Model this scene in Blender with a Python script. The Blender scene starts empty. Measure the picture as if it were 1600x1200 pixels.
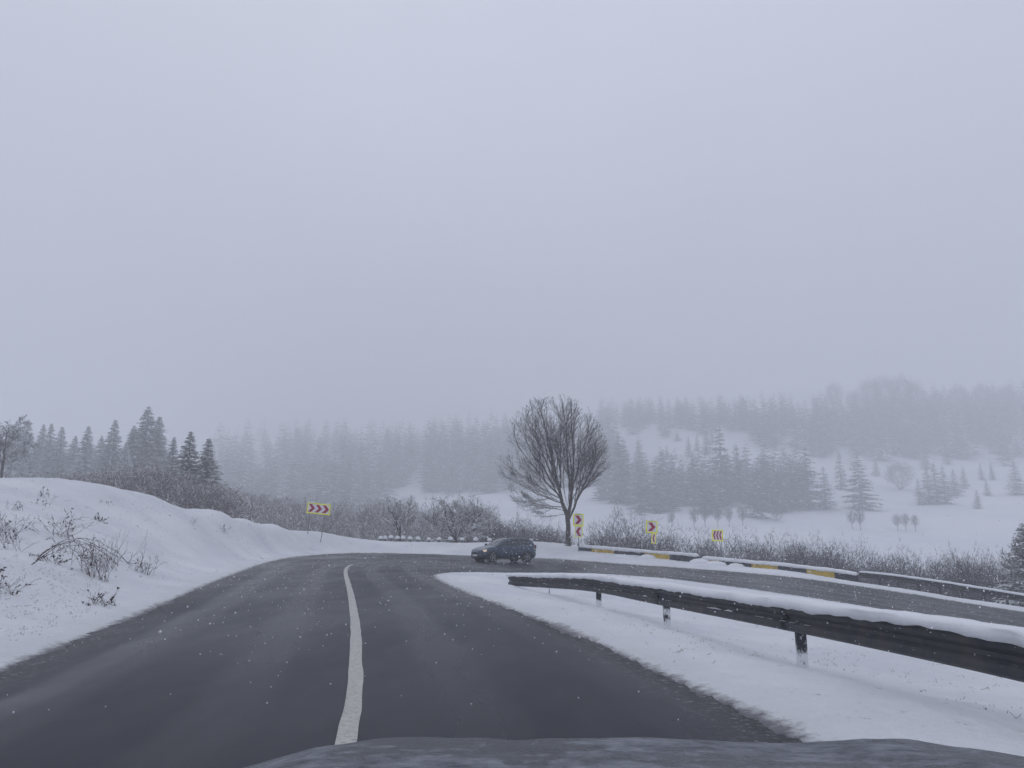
import bpy, math, random
import numpy as np
from mathutils import Vector, Matrix
R = math.radians
rnd = random.Random(7)
sc = bpy.context.scene
C = sc.collection

# ------------------------------------------------------------------ camera, sky, sun, exposure
F_PX, PITCH, CAM_H = 1200.0, math.atan(235 / 1200), 1.3
cam = bpy.data.cameras.new('camera'); co = bpy.data.objects.new('camera', cam); C.objects.link(co)
cam.sensor_width = 36; cam.lens = 27.0; cam.clip_start = 0.05; cam.clip_end = 4000
co.location = (0, 0, CAM_H); co.rotation_euler = (R(90) + PITCH, 0, 0)
sc.camera = co
sc.view_settings.view_transform = 'Standard'; sc.view_settings.look = 'None'
sc.view_settings.gamma = 1; sc.view_settings.use_curve_mapping = False
sc.view_settings.exposure = 0.0
sc.cycles.use_denoising = True
sc.cycles.max_bounces = 7; sc.cycles.diffuse_bounces = 3; sc.cycles.glossy_bounces = 3
sc.cycles.volume_bounces = 3; sc.cycles.transparent_max_bounces = 8
SUN_EL, SUN_AZ = R(52), R(-25)
w = bpy.data.worlds.new('World'); sc.world = w; w.use_nodes = True
nt = w.node_tree; nt.nodes.clear()
def N(t, typ, **kw):
    n = t.nodes.new(typ)
    for k, v in kw.items():
        if k.startswith('i_'): n.inputs[k[2:].replace('_', ' ')].default_value = v
        else: setattr(n, k, v)
    return n
out = N(nt, 'ShaderNodeOutputWorld')
sky = N(nt, 'ShaderNodeTexSky', sky_type='NISHITA', sun_disc=False)
sky.sun_elevation = SUN_EL; sky.sun_rotation = SUN_AZ; sky.air_density = 1.0; sky.dust_density = 3.0
b1 = N(nt, 'ShaderNodeBackground'); b1.inputs['Strength'].default_value = 0.07
nt.links.new(sky.outputs[0], b1.inputs['Color'])
# cloud deck: the overcast sky's brightness rises evenly from horizon to zenith (1 + 2 sin h)/3
tc = N(nt, 'ShaderNodeTexCoord'); sx = N(nt, 'ShaderNodeSeparateXYZ'); nt.links.new(tc.outputs['Generated'], sx.inputs[0])
mr = N(nt, 'ShaderNodeMapRange'); mr.inputs['From Min'].default_value = 0; mr.inputs['From Max'].default_value = 1
mr.inputs['To Min'].default_value = 0.53; mr.inputs['To Max'].default_value = 1.0
nt.links.new(sx.outputs['Z'], mr.inputs['Value'])
cn = N(nt, 'ShaderNodeTexNoise'); cn.inputs['Scale'].default_value = 1.6; cn.inputs['Detail'].default_value = 3
nt.links.new(tc.outputs['Generated'], cn.inputs['Vector'])
cm = N(nt, 'ShaderNodeMapRange'); cm.inputs['From Min'].default_value = .3; cm.inputs['From Max'].default_value = .7
cm.inputs['To Min'].default_value = .9; cm.inputs['To Max'].default_value = 1.1
nt.links.new(cn.outputs[0], cm.inputs['Value'])
mu = N(nt, 'ShaderNodeMath', operation='MULTIPLY'); nt.links.new(mr.outputs[0], mu.inputs[0]); nt.links.new(cm.outputs[0], mu.inputs[1])
mu2 = N(nt, 'ShaderNodeMath', operation='MULTIPLY'); nt.links.new(mu.outputs[0], mu2.inputs[0]); mu2.inputs[1].default_value = 1.16
b2 = N(nt, 'ShaderNodeBackground'); b2.inputs['Color'].default_value = (0.75, 0.792, 0.935, 1)
nt.links.new(mu2.outputs[0], b2.inputs['Strength'])
ms = N(nt, 'ShaderNodeMixShader'); ms.inputs[0].default_value = 0.93
nt.links.new(b1.outputs[0], ms.inputs[1]); nt.links.new(b2.outputs[0], ms.inputs[2]); nt.links.new(ms.outputs[0], out.inputs['Surface'])
sl = bpy.data.lights.new('sun', 'SUN'); sl.energy = 0.45; sl.angle = R(35); sl.color = (1, .96, .9)
so = bpy.data.objects.new('sun', sl); C.objects.link(so)
so.rotation_euler = (math.pi / 2 - SUN_EL, 0, math.pi - SUN_AZ)

# ------------------------------------------------------------------ helpers
def ray(u, v):
    a = (u - 800) / F_PX; b = (600 - v) / F_PX
    dy = math.cos(PITCH) - b * math.sin(PITCH); dz = math.sin(PITCH) + b * math.cos(PITCH)
    return a / dy, dz / dy
def P(u, v, Y):                                     # a spot of the place, surveyed from the photograph at distance Y
    x, s = ray(u, v); return (x * Y, Y, CAM_H + s * Y)
def tag(o, label=None, cat=None, group=None, kind=None):
    if label: o['label'] = label
    if cat: o['category'] = cat
    if group: o['group'] = group
    if kind: o['kind'] = kind
    return o
def empty(name, loc, rz=0, label=None, cat=None, group=None):
    o = bpy.data.objects.new(name, None); C.objects.link(o); o.location = loc; o.rotation_euler = (0, 0, rz)
    o.empty_display_size = .1
    return tag(o, label, cat, group)
def copy_tree(o, parent=None):
    c = o.copy(); C.objects.link(c); c.parent = parent
    for ch in list(o.children): copy_tree(ch, c)
    return c
def vnoise(x, y, seed=0, z=None):
    """smooth value noise in 2D, vectorised"""
    xi = np.floor(x).astype(np.int64); yi = np.floor(y).astype(np.int64)
    fx = x - xi; fy = y - yi; fx = fx * fx * (3 - 2 * fx); fy = fy * fy * (3 - 2 * fy)
    def h(a, b):
        n = (a * 374761393 + b * 668265263 + seed * 974711) & 0x7fffffff
        n = ((n ^ (n >> 13)) * 1274126177) & 0x7fffffff
        return ((n ^ (n >> 16)) & 0xffff) / 65535.0 * 2 - 1
    return (h(xi, yi) * (1 - fx) + h(xi + 1, yi) * fx) * (1 - fy) + (h(xi, yi + 1) * (1 - fx) + h(xi + 1, yi + 1) * fx) * fy
def fbm(x, y, seed=0, oct=4):
    s = 0; a = 1
    for i in range(oct): s = s + a * vnoise(x * 2 ** i, y * 2 ** i, seed + i); a *= .5
    return s
class MB:
    """collects geometry and links it as ONE mesh object"""
    def __init__(s): s.v = []; s.f = []; s.n = 0
    def add(s, v, f, m=0):
        v = np.asarray(v, float).reshape(-1, 3); s.v.append(v)
        if isinstance(f, np.ndarray): s.f.append((f + s.n, m))
        else:
            by = {}
            for q in f: by.setdefault(len(q), []).append(q)
            for k, q in by.items(): s.f.append((np.array(q) + s.n, m))
        s.n += len(v); return s
    def box(s, c, d, m=0, rz=0, M=None, taper=1):
        x, y, z = [k / 2 for k in d]
        v = np.array([(a * x * (taper if e > 0 else 1), b * y * (taper if e > 0 else 1), e * z) for e in (-1, 1) for a, b in ((-1, -1), (1, -1), (1, 1), (-1, 1))], float)
        if rz: v = v @ np.array([[math.cos(rz), math.sin(rz), 0], [-math.sin(rz), math.cos(rz), 0], [0, 0, 1]])
        if M is not None: v = v @ M.T
        return s.add(v + np.array(c), [(0, 3, 2, 1), (4, 5, 6, 7), (0, 1, 5, 4), (1, 2, 6, 5), (2, 3, 7, 6), (3, 0, 4, 7)], m)
    def segs(s, p0, p1, r0, r1, n=4, m=0):
        """many tapered tubes at once"""
        p0 = np.asarray(p0, float); p1 = np.asarray(p1, float); r0 = np.asarray(r0, float); r1 = np.asarray(r1, float)
        d = p1 - p0; L = np.linalg.norm(d, axis=1); L[L == 0] = 1; d /= L[:, None]
        up = np.where(np.abs(d[:, 2:3]) > .9, np.array([[1., 0, 0]]), np.array([[0, 0, 1.]]))
        a = np.cross(d, up); a /= np.linalg.norm(a, axis=1)[:, None]; b = np.cross(a, d)
        V = []
        for (p, r) in ((p0, r0), (p1, r1)):
            for k in range(n):
                t = 2 * math.pi * k / n + math.pi / n
                V.append(p + (a * math.cos(t) + b * math.sin(t)) * r[:, None])
        V = np.stack(V, 1).reshape(-1, 3)
        i = np.arange(len(p0))[:, None] * 2 * n; fs = []
        for k in range(n):
            k2 = (k + 1) % n; fs.append(np.concatenate([i + k, i + k + n, i + k2 + n, i + k2], 1))
        return s.add(V, np.concatenate(fs, 0), m)
    def cyl(s, p0, p1, r0, r1, n=10, m=0):
        s.segs([p0], [p1], [r0], [r1], n, m); V = s.v[-1]; b = s.n - 2 * n
        s.f.append((np.array([list(range(b + n, b + 2 * n))]), m)); s.f.append((np.array([list(range(b + n - 1, b - 1, -1))]), m)); return s
    def mesh(s, name, mats, smooth=False):
        me = bpy.data.meshes.new(name); V = np.concatenate(s.v).astype(np.float32)
        me.vertices.add(len(V)); me.vertices.foreach_set('co', V.ravel())
        tot = np.concatenate([np.full(len(f), f.shape[1]) for f, m in s.f]); li = np.concatenate([f.ravel() for f, m in s.f])
        mi = np.concatenate([np.full(len(f), m) for f, m in s.f])
        me.loops.add(len(li)); me.polygons.add(len(tot))
        st = np.concatenate([[0], np.cumsum(tot)[:-1]])
        me.polygons.foreach_set('loop_start', st.astype(np.int32)); me.loops.foreach_set('vertex_index', li.astype(np.int32))
        me.polygons.foreach_set('material_index', mi.astype(np.int32))
        me.polygons.foreach_set('use_smooth', np.full(len(tot), smooth))
        me.update(calc_edges=True); me.validate()
        for m in (mats if isinstance(mats, (list, tuple)) else [mats]): me.materials.append(m)
        return me
    def build(s, name, mats, parent=None, smooth=False):
        o = bpy.data.objects.new(name, s.mesh(name, mats, smooth)); C.objects.link(o)
        if parent is not None: o.parent = parent
        return o

# ------------------------------------------------------------------ materials
def mat(name, col, rough=.8, metal=0, spec=.5):
    m = bpy.data.materials.new(name); m.use_nodes = True
    b = m.node_tree.nodes['Principled BSDF']
    b.inputs['Base Color'].default_value = (*col, 1); b.inputs['Roughness'].default_value = rough
    b.inputs['Metallic'].default_value = metal; b.inputs['Specular IOR Level'].default_value = spec
    return m
def nodes(m): return m.node_tree, m.node_tree.nodes['Principled BSDF']
def noise(t, scale, detail=4, vec=None, rough=.6, obj=True, stretch=None):
    n = N(t, 'ShaderNodeTexNoise'); n.inputs['Scale'].default_value = scale; n.inputs['Detail'].default_value = detail
    n.inputs['Roughness'].default_value = rough
    c = N(t, 'ShaderNodeTexCoord'); src = c.outputs['Object' if obj else 'Generated']
    if stretch:
        mp = N(t, 'ShaderNodeMapping'); mp.inputs['Scale'].default_value = stretch; t.links.new(src, mp.inputs[0]); src = mp.outputs[0]
    t.links.new(src, n.inputs['Vector']); return n.outputs[0]
def rng(t, src, a, b, c=0., d=1., smooth=False):
    n = N(t, 'ShaderNodeMapRange'); n.clamp = True
    if smooth: n.interpolation_type = 'SMOOTHSTEP'
    for k, v in zip(('From Min', 'From Max', 'To Min', 'To Max'), (a, b, c, d)): n.inputs[k].default_value = v
    t.links.new(src, n.inputs['Value']); return n.outputs[0]
def mix(t, fac, a, b):
    n = N(t, 'ShaderNodeMix', data_type='RGBA')
    for s_, v in ((n.inputs[0], fac), (n.inputs[6], a), (n.inputs[7], b)):
        if hasattr(v, 'is_linked'): t.links.new(v, s_)
        else: s_.default_value = v if isinstance(v, (int, float)) else (*v, 1)
    return n.outputs[2]
def math2(t, op, a, b=0.):
    n = N(t, 'ShaderNodeMath', operation=op)
    for i, v in enumerate((a, b)):
        if hasattr(v, 'is_linked'): t.links.new(v, n.inputs[i])
        else: n.inputs[i].default_value = v
    return n.outputs[0]
def bump(t, b, h, strength, dist):
    n = N(t, 'ShaderNodeBump'); n.inputs['Strength'].default_value = strength; n.inputs['Distance'].default_value = dist
    t.links.new(h, n.inputs['Height']); t.links.new(n.outputs[0], b.inputs['Normal'])
def normal_z(t):
    g = N(t, 'ShaderNodeNewGeometry'); s_ = N(t, 'ShaderNodeSeparateXYZ'); t.links.new(g.outputs['Normal'], s_.inputs[0]); return s_.outputs['Z']
def attr(t, name):
    a = N(t, 'ShaderNodeAttribute'); a.attribute_name = name; return a.outputs['Fac']
SNOW = (.77, .783, .805)

def snow_mat():
    m = mat('snow', SNOW, .75, spec=.25); t, b = nodes(m)
    big = noise(t, .35, 4); fine = noise(t, 9, 6); gr = noise(t, 60, 3)
    col = mix(t, rng(t, big, .35, .7), SNOW, (.63, .65, .69))
    # grass tips and grit showing through the thin cover
    sp = math2(t, 'MULTIPLY', rng(t, fine, .62, .70), rng(t, noise(t, 1.1, 3), .44, .6))
    col = mix(t, math2(t, 'MULTIPLY', sp, .6), col, (.20, .19, .17))
    # slush and road dirt close to the carriageway
    d = attr(t, 'edge')
    fr = rng(t, math2(t, 'ADD', d, math2(t, 'MULTIPLY', math2(t, 'SUBTRACT', noise(t, 7, 6, rough=.75), .5), .5)), .0, .16)
    dirt = rng(t, math2(t, 'ADD', d, math2(t, 'MULTIPLY', math2(t, 'SUBTRACT', noise(t, 1.2, 4), .5), 1.0)), -.1, .7)
    col = mix(t, dirt, (.64, .65, .66), col)
    col = mix(t, fr, (.19, .19, .20), col)
    t.links.new(col, b.inputs['Base Color'])
    h = math2(t, 'ADD', math2(t, 'MULTIPLY', fine, 1.0), math2(t, 'MULTIPLY', gr, .35))
    bump(t, b, h, .8, .06)
    return m
M_snow = snow_mat()
M_cap = mat('packed_snow', SNOW, .75, spec=.25); t, b = nodes(M_cap); bump(t, b, noise(t, 30, 5), .5, .02)
def far_snow():
    m = mat('hillside_snow', SNOW, .85, spec=.2); t, b = nodes(m)
    col = mix(t, rng(t, noise(t, .02, 5), .4, .65), SNOW, (.66, .69, .74))
    sp = rng(t, noise(t, .35, 7, rough=.75), .60, .70)
    col = mix(t, math2(t, 'MULTIPLY', sp, .42), col, (.3, .27, .24)); t.links.new(col, b.inputs['Base Color']); return m
M_far = far_snow()
def road_mat():
    m = mat('wet_asphalt', (.05, .05, .052), .4, spec=.09); t, b = nodes(m)
    d = attr(t, 'inside')
    n1 = noise(t, .35, 5, stretch=(1, .35, 1)); n2 = noise(t, 2.2, 5, stretch=(1, .3, 1)); gr = noise(t, 240, 2); g2 = noise(t, 45, 3)
    col = mix(t, rng(t, n1, .35, .68), (.012, .0145, .021), (.027, .031, .040))
    col = mix(t, math2(t, 'MULTIPLY', rng(t, n2, .45, .8), .3), col, (.05, .052, .058))
    # salt-dried, worn edge strip about a metre in from the snow
    e = math2(t, 'MULTIPLY', rng(t, attr(t, 'worn'), .1, .75, smooth=True), rng(t, n2, .3, .65, .25, .9))
    col = mix(t, math2(t, 'MULTIPLY', e, .9), col, (.135, .14, .152))
        # wheel paths: wetter and darker where tyres have run
    la = attr(t, 'lane'); wp = math2(t, 'SUBTRACT', 1., rng(t, math2(t, 'ABSOLUTE', math2(t, 'SUBTRACT', math2(t, 'ABSOLUTE', math2(t, 'SUBTRACT', la, 1.65)), .72)), .12, .42, smooth=True))
    wp = math2(t, 'MULTIPLY', wp, rng(t, n1, .3, .6, .35, 1.))
    col = mix(t, math2(t, 'MULTIPLY', wp, .55), col, (.010, .012, .017))
    # wet dark border under the snow edge with slush crumbs
    bd = rng(t, math2(t, 'ADD', d, math2(t, 'MULTIPLY', math2(t, 'SUBTRACT', g2, .5), .4)), .5, .15)
    col = mix(t, math2(t, 'MULTIPLY', bd, .85), col, (.02, .02, .022))
    cr = math2(t, 'MULTIPLY', rng(t, noise(t, 16, 6, rough=.8, stretch=(.7, 1.6, 1)), .56, .64), rng(t, d, .55, .0))
    col = mix(t, cr, col, (.6, .61, .63))
    col = mix(t, math2(t, 'MULTIPLY', rng(t, gr, .6, .75), .2), col, (.08, .082, .09))
    t.links.new(col, b.inputs['Base Color'])
    ro = math2(t, 'SUBTRACT', rng(t, n1, .35, .65, .26, .46), math2(t, 'MULTIPLY', wp, .10)); t.links.new(ro, b.inputs['Roughness'])
    bump(t, b, math2(t, 'ADD', gr, math2(t, 'MULTIPLY', g2, .6)), .35, .006)
    return m
M_road = road_mat()
M_line = mat('worn_road_paint', (.5, .49, .45), .5); t, b = nodes(M_line)
wv = rng(t, noise(t, 22, 7, rough=.8), .53, .62); col = mix(t, math2(t, 'MULTIPLY', wv, .8), (.46, .45, .41), (.1, .1, .1))
cr2 = rng(t, noise(t, 5, 8, rough=.85), .49, .505); cr3 = rng(t, noise(t, 5, 8, rough=.85), .52, .505)
col = mix(t, math2(t, 'MULTIPLY', math2(t, 'MULTIPLY', cr2, cr3), .7), col, (.12, .12, .12))
t.links.new(col, b.inputs['Base Color']); bump(t, b, noise(t, 120, 3), .3, .004)
def snowy(name, col, col2, thr=.25, wid=.35, scale=3., amt=1., rough=.85):
    """bark or needles with snow lying on the upward faces"""
    m = mat(name, col, rough, spec=.2); t, b = nodes(m)
    base = mix(t, rng(t, noise(t, scale * .6, 3), .35, .65), col, col2)
    z = math2(t, 'ADD', normal_z(t), math2(t, 'MULTIPLY', math2(t, 'SUBTRACT', noise(t, scale, 4), .5), 1.4))
    t.links.new(mix(t, math2(t, 'MULTIPLY', rng(t, z, thr, thr + wid), amt), base, SNOW), b.inputs['Base Color']); return m
M_bark = snowy('bark', (.065, .055, .055), (.10, .085, .08), .10, .3, 4.)
M_trunk_s = snowy('plastered_bark', (.06, .05, .045), (.10, .085, .075), .25, .3, 3.5, .95)
M_twig = snowy('twigs', (.10, .078, .075), (.14, .105, .10), .12, .35, 2., .9)
M_twig_dark = snowy('dark_twigs', (.072, .066, .076), (.10, .09, .10), .62, .45, 1., .65)
M_needle = snowy('spruce_needles', (.065, .092, .09), (.12, .155, .15), .3, .5, 2.2, .85)
M_needle_far = snowy('pine_needles', (.035, .052, .05), (.07, .09, .085), 1.1, .4, .8, .4)
M_grass = mat('dry_grass', (.12, .095, .07), .9)
M_steel = mat('weathered_steel', (.055, .058, .066), .55, .5); t, b = nodes(M_steel)
c_ = mix(t, rng(t, noise(t, 3, 6, rough=.7), .4, .65), (.045, .05, .06), (.09, .082, .08))
c_ = mix(t, math2(t, 'MULTIPLY', rng(t, noise(t, 26, 3, stretch=(1, .45, 1)), .67, .72), .8), c_, (.6, .62, .66))
t.links.new(c_, b.inputs['Base Color']); bump(t, b, noise(t, 40, 4), .2, .01)
M_post = mat('post_steel', (.035, .037, .045), .6, .3); t, b = nodes(M_post)
sepz = N(t, 'ShaderNodeSeparateXYZ'); tcn = N(t, 'ShaderNodeTexCoord'); t.links.new(tcn.outputs['Generated'], sepz.inputs[0])
zz = math2(t, 'ADD', math2(t, 'MULTIPLY', sepz.outputs['Z'], 1.0), math2(t, 'MULTIPLY', math2(t, 'SUBTRACT', noise(t, 9, 5), .5), 1.6))
t.links.new(mix(t, rng(t, zz, .52, .30), (.035, .037, .045), SNOW), b.inputs['Base Color'])
M_galv = mat('sign_post_metal', (.16, .17, .18), .6, .5)
M_yel = mat('fluorescent_yellow', (.98, 1.0, .0), .7, spec=.05)
M_white = mat('sign_white', (.78, .74, .80), .5)
M_red = mat('sign_red', (.36, .015, .045), .7, spec=.05)
def stripe(name, col):
    m = mat(name, col, .8); t, b = nodes(m)
    c = mix(t, rng(t, noise(t, 2.5, 6, rough=.7), .45, .75), col, tuple(k * .6 for k in col))
    c = mix(t, rng(t, noise(t, 7, 5, rough=.8), .62, .7), c, (.7, .71, .74)); t.links.new(c, b.inputs['Base Color']); return m
M_cy = stripe('yellow_paint', (.62, .43, .06)); M_ck = stripe('black_paint', (.035, .035, .045))
M_conc = mat('grey_concrete', (.17, .17, .18), .9)
def paint(name, col, rough=.3):
    m = mat(name, col, rough, .3); t, b = nodes(m)
    c = mix(t, math2(t, 'MULTIPLY', rng(t, noise(t, 3, 5), .45, .8), .25), col, (.25, .27, .3)); t.links.new(c, b.inputs['Base Color'])
    b.inputs['Coat Weight'].default_value = .6; return m
M_car = paint('blue_car_paint', (.010, .036, .078))
M_glass = mat('car_glass', (.02, .03, .035), .12, spec=.8)
M_tyre = mat('tyre', (.018, .018, .02), .8); M_rim = mat('rim', (.32, .33, .35), .4, .6); M_trim = mat('black_trim', (.02, .02, .022), .6)
M_chrome = mat('chrome', (.5, .5, .52), .25, .9)
M_lamp = mat('headlamp', (.8, .6, .5), .3); t, b = nodes(M_lamp); b.inputs['Emission Color'].default_value = (1, .72, .55, 1); b.inputs['Emission Strength'].default_value = .35
M_lens = mat('lamp_lens', (.4, .42, .45), .15, .3)
M_red_l = mat('tail_lens', (.25, .01, .02), .3)
def hood_mat():
    m = mat('snow_dusted_paint', (.02, .024, .032), .35, .3); t, b = nodes(m)
    n1 = noise(t, 2.6, 5, rough=.65); n2 = noise(t, 14, 6, rough=.75); n3 = noise(t, 90, 3)
    k = math2(t, 'ADD', math2(t, 'MULTIPLY', n1, 1.3), math2(t, 'MULTIPLY', n2, .55))
    k2 = math2(t, 'ADD', k, math2(t, 'MULTIPLY', n3, .25))
    f = rng(t, k2, 1.0, 1.07)
    icy = mix(t, rng(t, n2, .35, .65), (.075, .082, .098), (.24, .25, .28))
    t.links.new(mix(t, f, (.02, .024, .032), icy), b.inputs['Base Color'])
    t.links.new(rng(t, f, 0, 1, .3, .85), b.inputs['Roughness'])
    bump(t, b, math2(t, 'ADD', k2, n3), .5, .008); return m
M_hood = hood_mat()

# ------------------------------------------------------------------ near ground: base surface through surveyed heights
outer = [(-3.9, -30, 0), (-4.0, -12, 0), (-4.2, -2, 0), (-4.4, 5.9, 0), (-4.93, 7.8, 0), (-5.38, 10.1, 0), (-6.69, 15.7, 0), (-8.09, 21.3, 0), (-9.19, 26.4, 0),
         (-10.6, 32.6, 0), (-11.95, 39.8, 0), (-12.75, 46.5, 0), (-12.45, 52.5, 0)] + [P(*q) for q in
        [(565, 864, 55.8), (630, 865, 57), (700, 867, 57), (780, 870, 55.5), (860, 873, 53), (980, 882, 50), (1100, 890, 47), (1240, 902, 44), (1400, 925, 40), (1600, 957, 36)]] + [(31, 29, -3.3), (44, 17, -5)]
inner = [(1.9, -30, 0), (1.95, -12, 0), (1.95, 0, 0), (1.87, 5.24, 0), (1.69, 6.14, 0), (1.31, 7.97, 0), (.95, 9.9, 0), (.57, 11.66, 0), (-.23, 14.6, 0), (-1.5, 19.8, -.02),
         (-2.34, 24.1, -.05), (-2.75, 26.9, -.07), (-2.5, 28.6, -.1), (-1.0, 29.8, -.16), (1.0, 31.5, -.25), (3.8, 35.5, -.45), (6.8, 40.2, -.85), (10.5, 38.2, -1.2), (18.4, 30.5, -2.25), (26, 23.5, -3.2), (39, 11, -4.9)]
inner[15] = (3.2, 35.0, -.42); inner[16] = (6.0, 38.6, -.72); inner[17] = (9.5, 37.8, -1.05)
poly = np.array([p[:2] for p in outer] + [p[:2] for p in reversed(inner)])
ctrl = list(outer) + list(inner)
crest = [P(*q) for q in [(-400, 748, 26), (-150, 752, 26), (0, 756, 27), (100, 754, 29), (180, 766, 31), (240, 781, 34), (300, 802, 37), (345, 803, 41), (400, 818, 46), (440, 824, 51),
         (500, 834, 58), (560, 846, 62), (600, 850, 64), (680, 850, 65), (740, 852, 64), (800, 850, 62), (850, 850, 60), (888, 853, 58)]]
bar = [P(*q) for q in [(905, 862, 55.5), (1000, 871, 53), (1100, 883, 50), (1240, 896, 47), (1340, 914, 44.2), (1450, 933, 42), (1600, 959, 39)]]
ctrl += crest + bar
ctrl += [P(*q) for q in [(482, 836, 54), (502, 841, 54), (100, 900, 14.5), (100, 830, 20), (0, 980, 9.8), (0, 900, 13), (250, 880, 23), (250, 830, 29), (350, 850, 34), (420, 845, 43), (-150, 950, 10.5), (-150, 850, 16),
         (620, 852, 61), (700, 856, 60), (1243, 1060, 9.6), (1035, 991, 14), (930, 959, 18), (855, 936, 22), (797, 923, 25), (740, 904, 26.5)]]
for i, p in enumerate(crest):
    L = i < 10
    ctrl += [(p[0] - (4 if L else 0), p[1] + 6, p[2] - (1.3 if L else 1.6)), (p[0] - (12 if L else 0), p[1] + 22, p[2] - (4.5 if L else 8.5))]
for p in bar + [(32.5, 33, -3.6), (47, 20, -5.4)]:
    ctrl += [(p[0] + 4, p[1] + 7, p[2] - 2.2), (p[0] + 10, p[1] + 20, p[2] - 8)]
ctrl += [(32.5, 33, -3.6), (47, 20, -5.4), (-9, 0, .9), (-16, 0, 2.8), (-32, 4, 5.5), (-8, -14, .6), (-16, -18, 2.4), (-32, -25, 5), (4, 3, -.2), (8, 6, -.75), (7, -10, -.5), (7, 14, -.85), (9, 22, -1.2),
         (12, -20, -1.8), (20, 0, -3), (20, 15, -2.6), (32, -5, -4.6), (4.5, 27, -.6), (-45, 30, 5.5), (-80, 30, 6), (-120, 0, 9), (-140, 60, 2), (-140, -35, 10), (60, 0, -8), (110, -20, -14), (140, 40, -18), (80, 60, -16), (140, 80, -20), (-2, 45, -.2), (-7, 38, -.04)]
def tps_fit(pts, lam=1e-3, s=30.):
    pts = np.array(pts, float); X = pts[:, :2] / s; n = len(X)
    r2 = ((X[:, None] - X[None]) ** 2).sum(-1); K = .5 * r2 * np.log(r2 + 1e-12)
    A = np.zeros((n + 3, n + 3)); A[:n, :n] = K + lam * np.eye(n); A[:n, n] = 1; A[:n, n + 1:] = X; A[n, :n] = 1; A[n + 1:, :n] = X.T
    b = np.zeros(n + 3); b[:n] = pts[:, 2]; wv = np.linalg.lstsq(A, b, rcond=None)[0]
    def ev(x, y):
        x = np.asarray(x, float); y = np.asarray(y, float); sh = x.shape; q = np.stack([x.ravel(), y.ravel()], 1) / s; o = np.empty(len(q))
        for i in range(0, len(q), 20000):
            k = q[i:i + 20000]; rr = ((k[:, None] - X[None]) ** 2).sum(-1)
            o[i:i + 20000] = (.5 * rr * np.log(rr + 1e-12)) @ wv[:n] + wv[n] + k @ wv[n + 1:]
        return o.reshape(sh)
    return ev
terr_z = tps_fit(ctrl, 2e-5)
road_z = tps_fit(list(outer) + list(inner), 4e-3)
def road_dist(x, y):
    """distance to the edge of the carriageway, negative on the road"""
    sh = x.shape; q = np.stack([x.ravel(), y.ravel()], 1); best = np.full(len(q), 1e9); ins = np.zeros(len(q), bool)
    n = len(poly)
    for i in range(n):
        a, b = poly[i], poly[(i + 1) % n]; ab = b - a; tt = np.clip(((q - a) @ ab) / (ab @ ab), 0, 1)
        best = np.minimum(best, np.linalg.norm(q - a - tt[:, None] * ab, axis=1))
        c = (a[1] > q[:, 1]) != (b[1] > q[:, 1])
        if ab[1] != 0: ins ^= c & (q[:, 0] < a[0] + (q[:, 1] - a[1]) / ab[1] * ab[0])
    return np.where(ins, -best, best).reshape(sh)
def smooth_poly(p):
    """Chaikin smoothing of an edge"""
    p = np.array(p, float)
    for _ in range(2):
        q = [p[0]]
        for a, b in zip(p[:-1], p[1:]): q += [a * .75 + b * .25, a * .25 + b * .75]
        p = np.array(q + [p[-1]])
    return p
poly = np.concatenate([smooth_poly([p[:2] for p in outer]), smooth_poly([p[:2] for p in inner])[::-1]])
def base_z(x, y, d=None):
    x = np.asarray(x, float); y = np.asarray(y, float); d = road_dist(x, y) if d is None else d
    k = np.clip(d / 3.2, 0, 1); k = k * k * (3 - 2 * k); rz = road_z(x, y)
    return rz + (terr_z(x, y) - rz) * k
def snow_h(d, x, y):
    dn = d + .10 * fbm(x * 1.3, y * 1.3, 3, 3) + .05 * fbm(x * 6, y * 6, 5, 3) * np.clip(1.2 - np.hypot(x, y) / 60, .3, 1)
    h = np.where(dn < 0, -.05 + .2 * np.clip(dn, -.3, 0), 0.06 * np.clip(dn / .35, 0, 1) - .01 * 0)
    h = h + np.where(dn > 0, .05 * np.clip((dn - .2) / 1.2, 0, 1), 0)
    und = np.clip(d / 2.5, 0, 1)
    return np.where(dn < 0, h, h + .004 + und * (np.where(y > 40, .02, .05) * fbm(x * .5, y * .5, 11, 4) + .018 * fbm(x * 4, y * 4, 21, 3)) + .008 * fbm(x * 9, y * 9, 31, 2) * np.clip(dn * 4, 0, 1))
def ground_z(x, y):
    x = np.atleast_1d(np.asarray(x, float)); y = np.atleast_1d(np.asarray(y, float))
    return float((base_z(x, y) + snow_h(road_dist(x, y), x, y))[0])
def steps(a0, b, k, lo, hi):
    o = [0.]; 
    while o[-1] < hi: o.append(o[-1] + a0 + k * max(0, abs(o[-1]) - b))
    n = [0.]
    while n[-1] > lo: n.append(n[-1] - a0 - k * max(0, abs(n[-1]) - b))
    return np.array(n[:0:-1] + o)
gx = steps(.055, 5, .009, -150, 150); gy = 4 + steps(.045, .5, .0075, -45, 82)
X, Y = np.meshgrid(gx, gy); D = road_dist(X, Y); BZ = base_z(X, Y, D); SZ = BZ + snow_h(D, X, Y)
ny, nx = X.shape; idx = np.arange(nx * ny).reshape(ny, nx)
Q = np.stack([idx[:-1, :-1], idx[:-1, 1:], idx[1:, 1:], idx[1:, :-1]], -1)
Dq = (D[:-1, :-1] + D[1:, 1:] + D[:-1, 1:] + D[1:, :-1]) / 4
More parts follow.
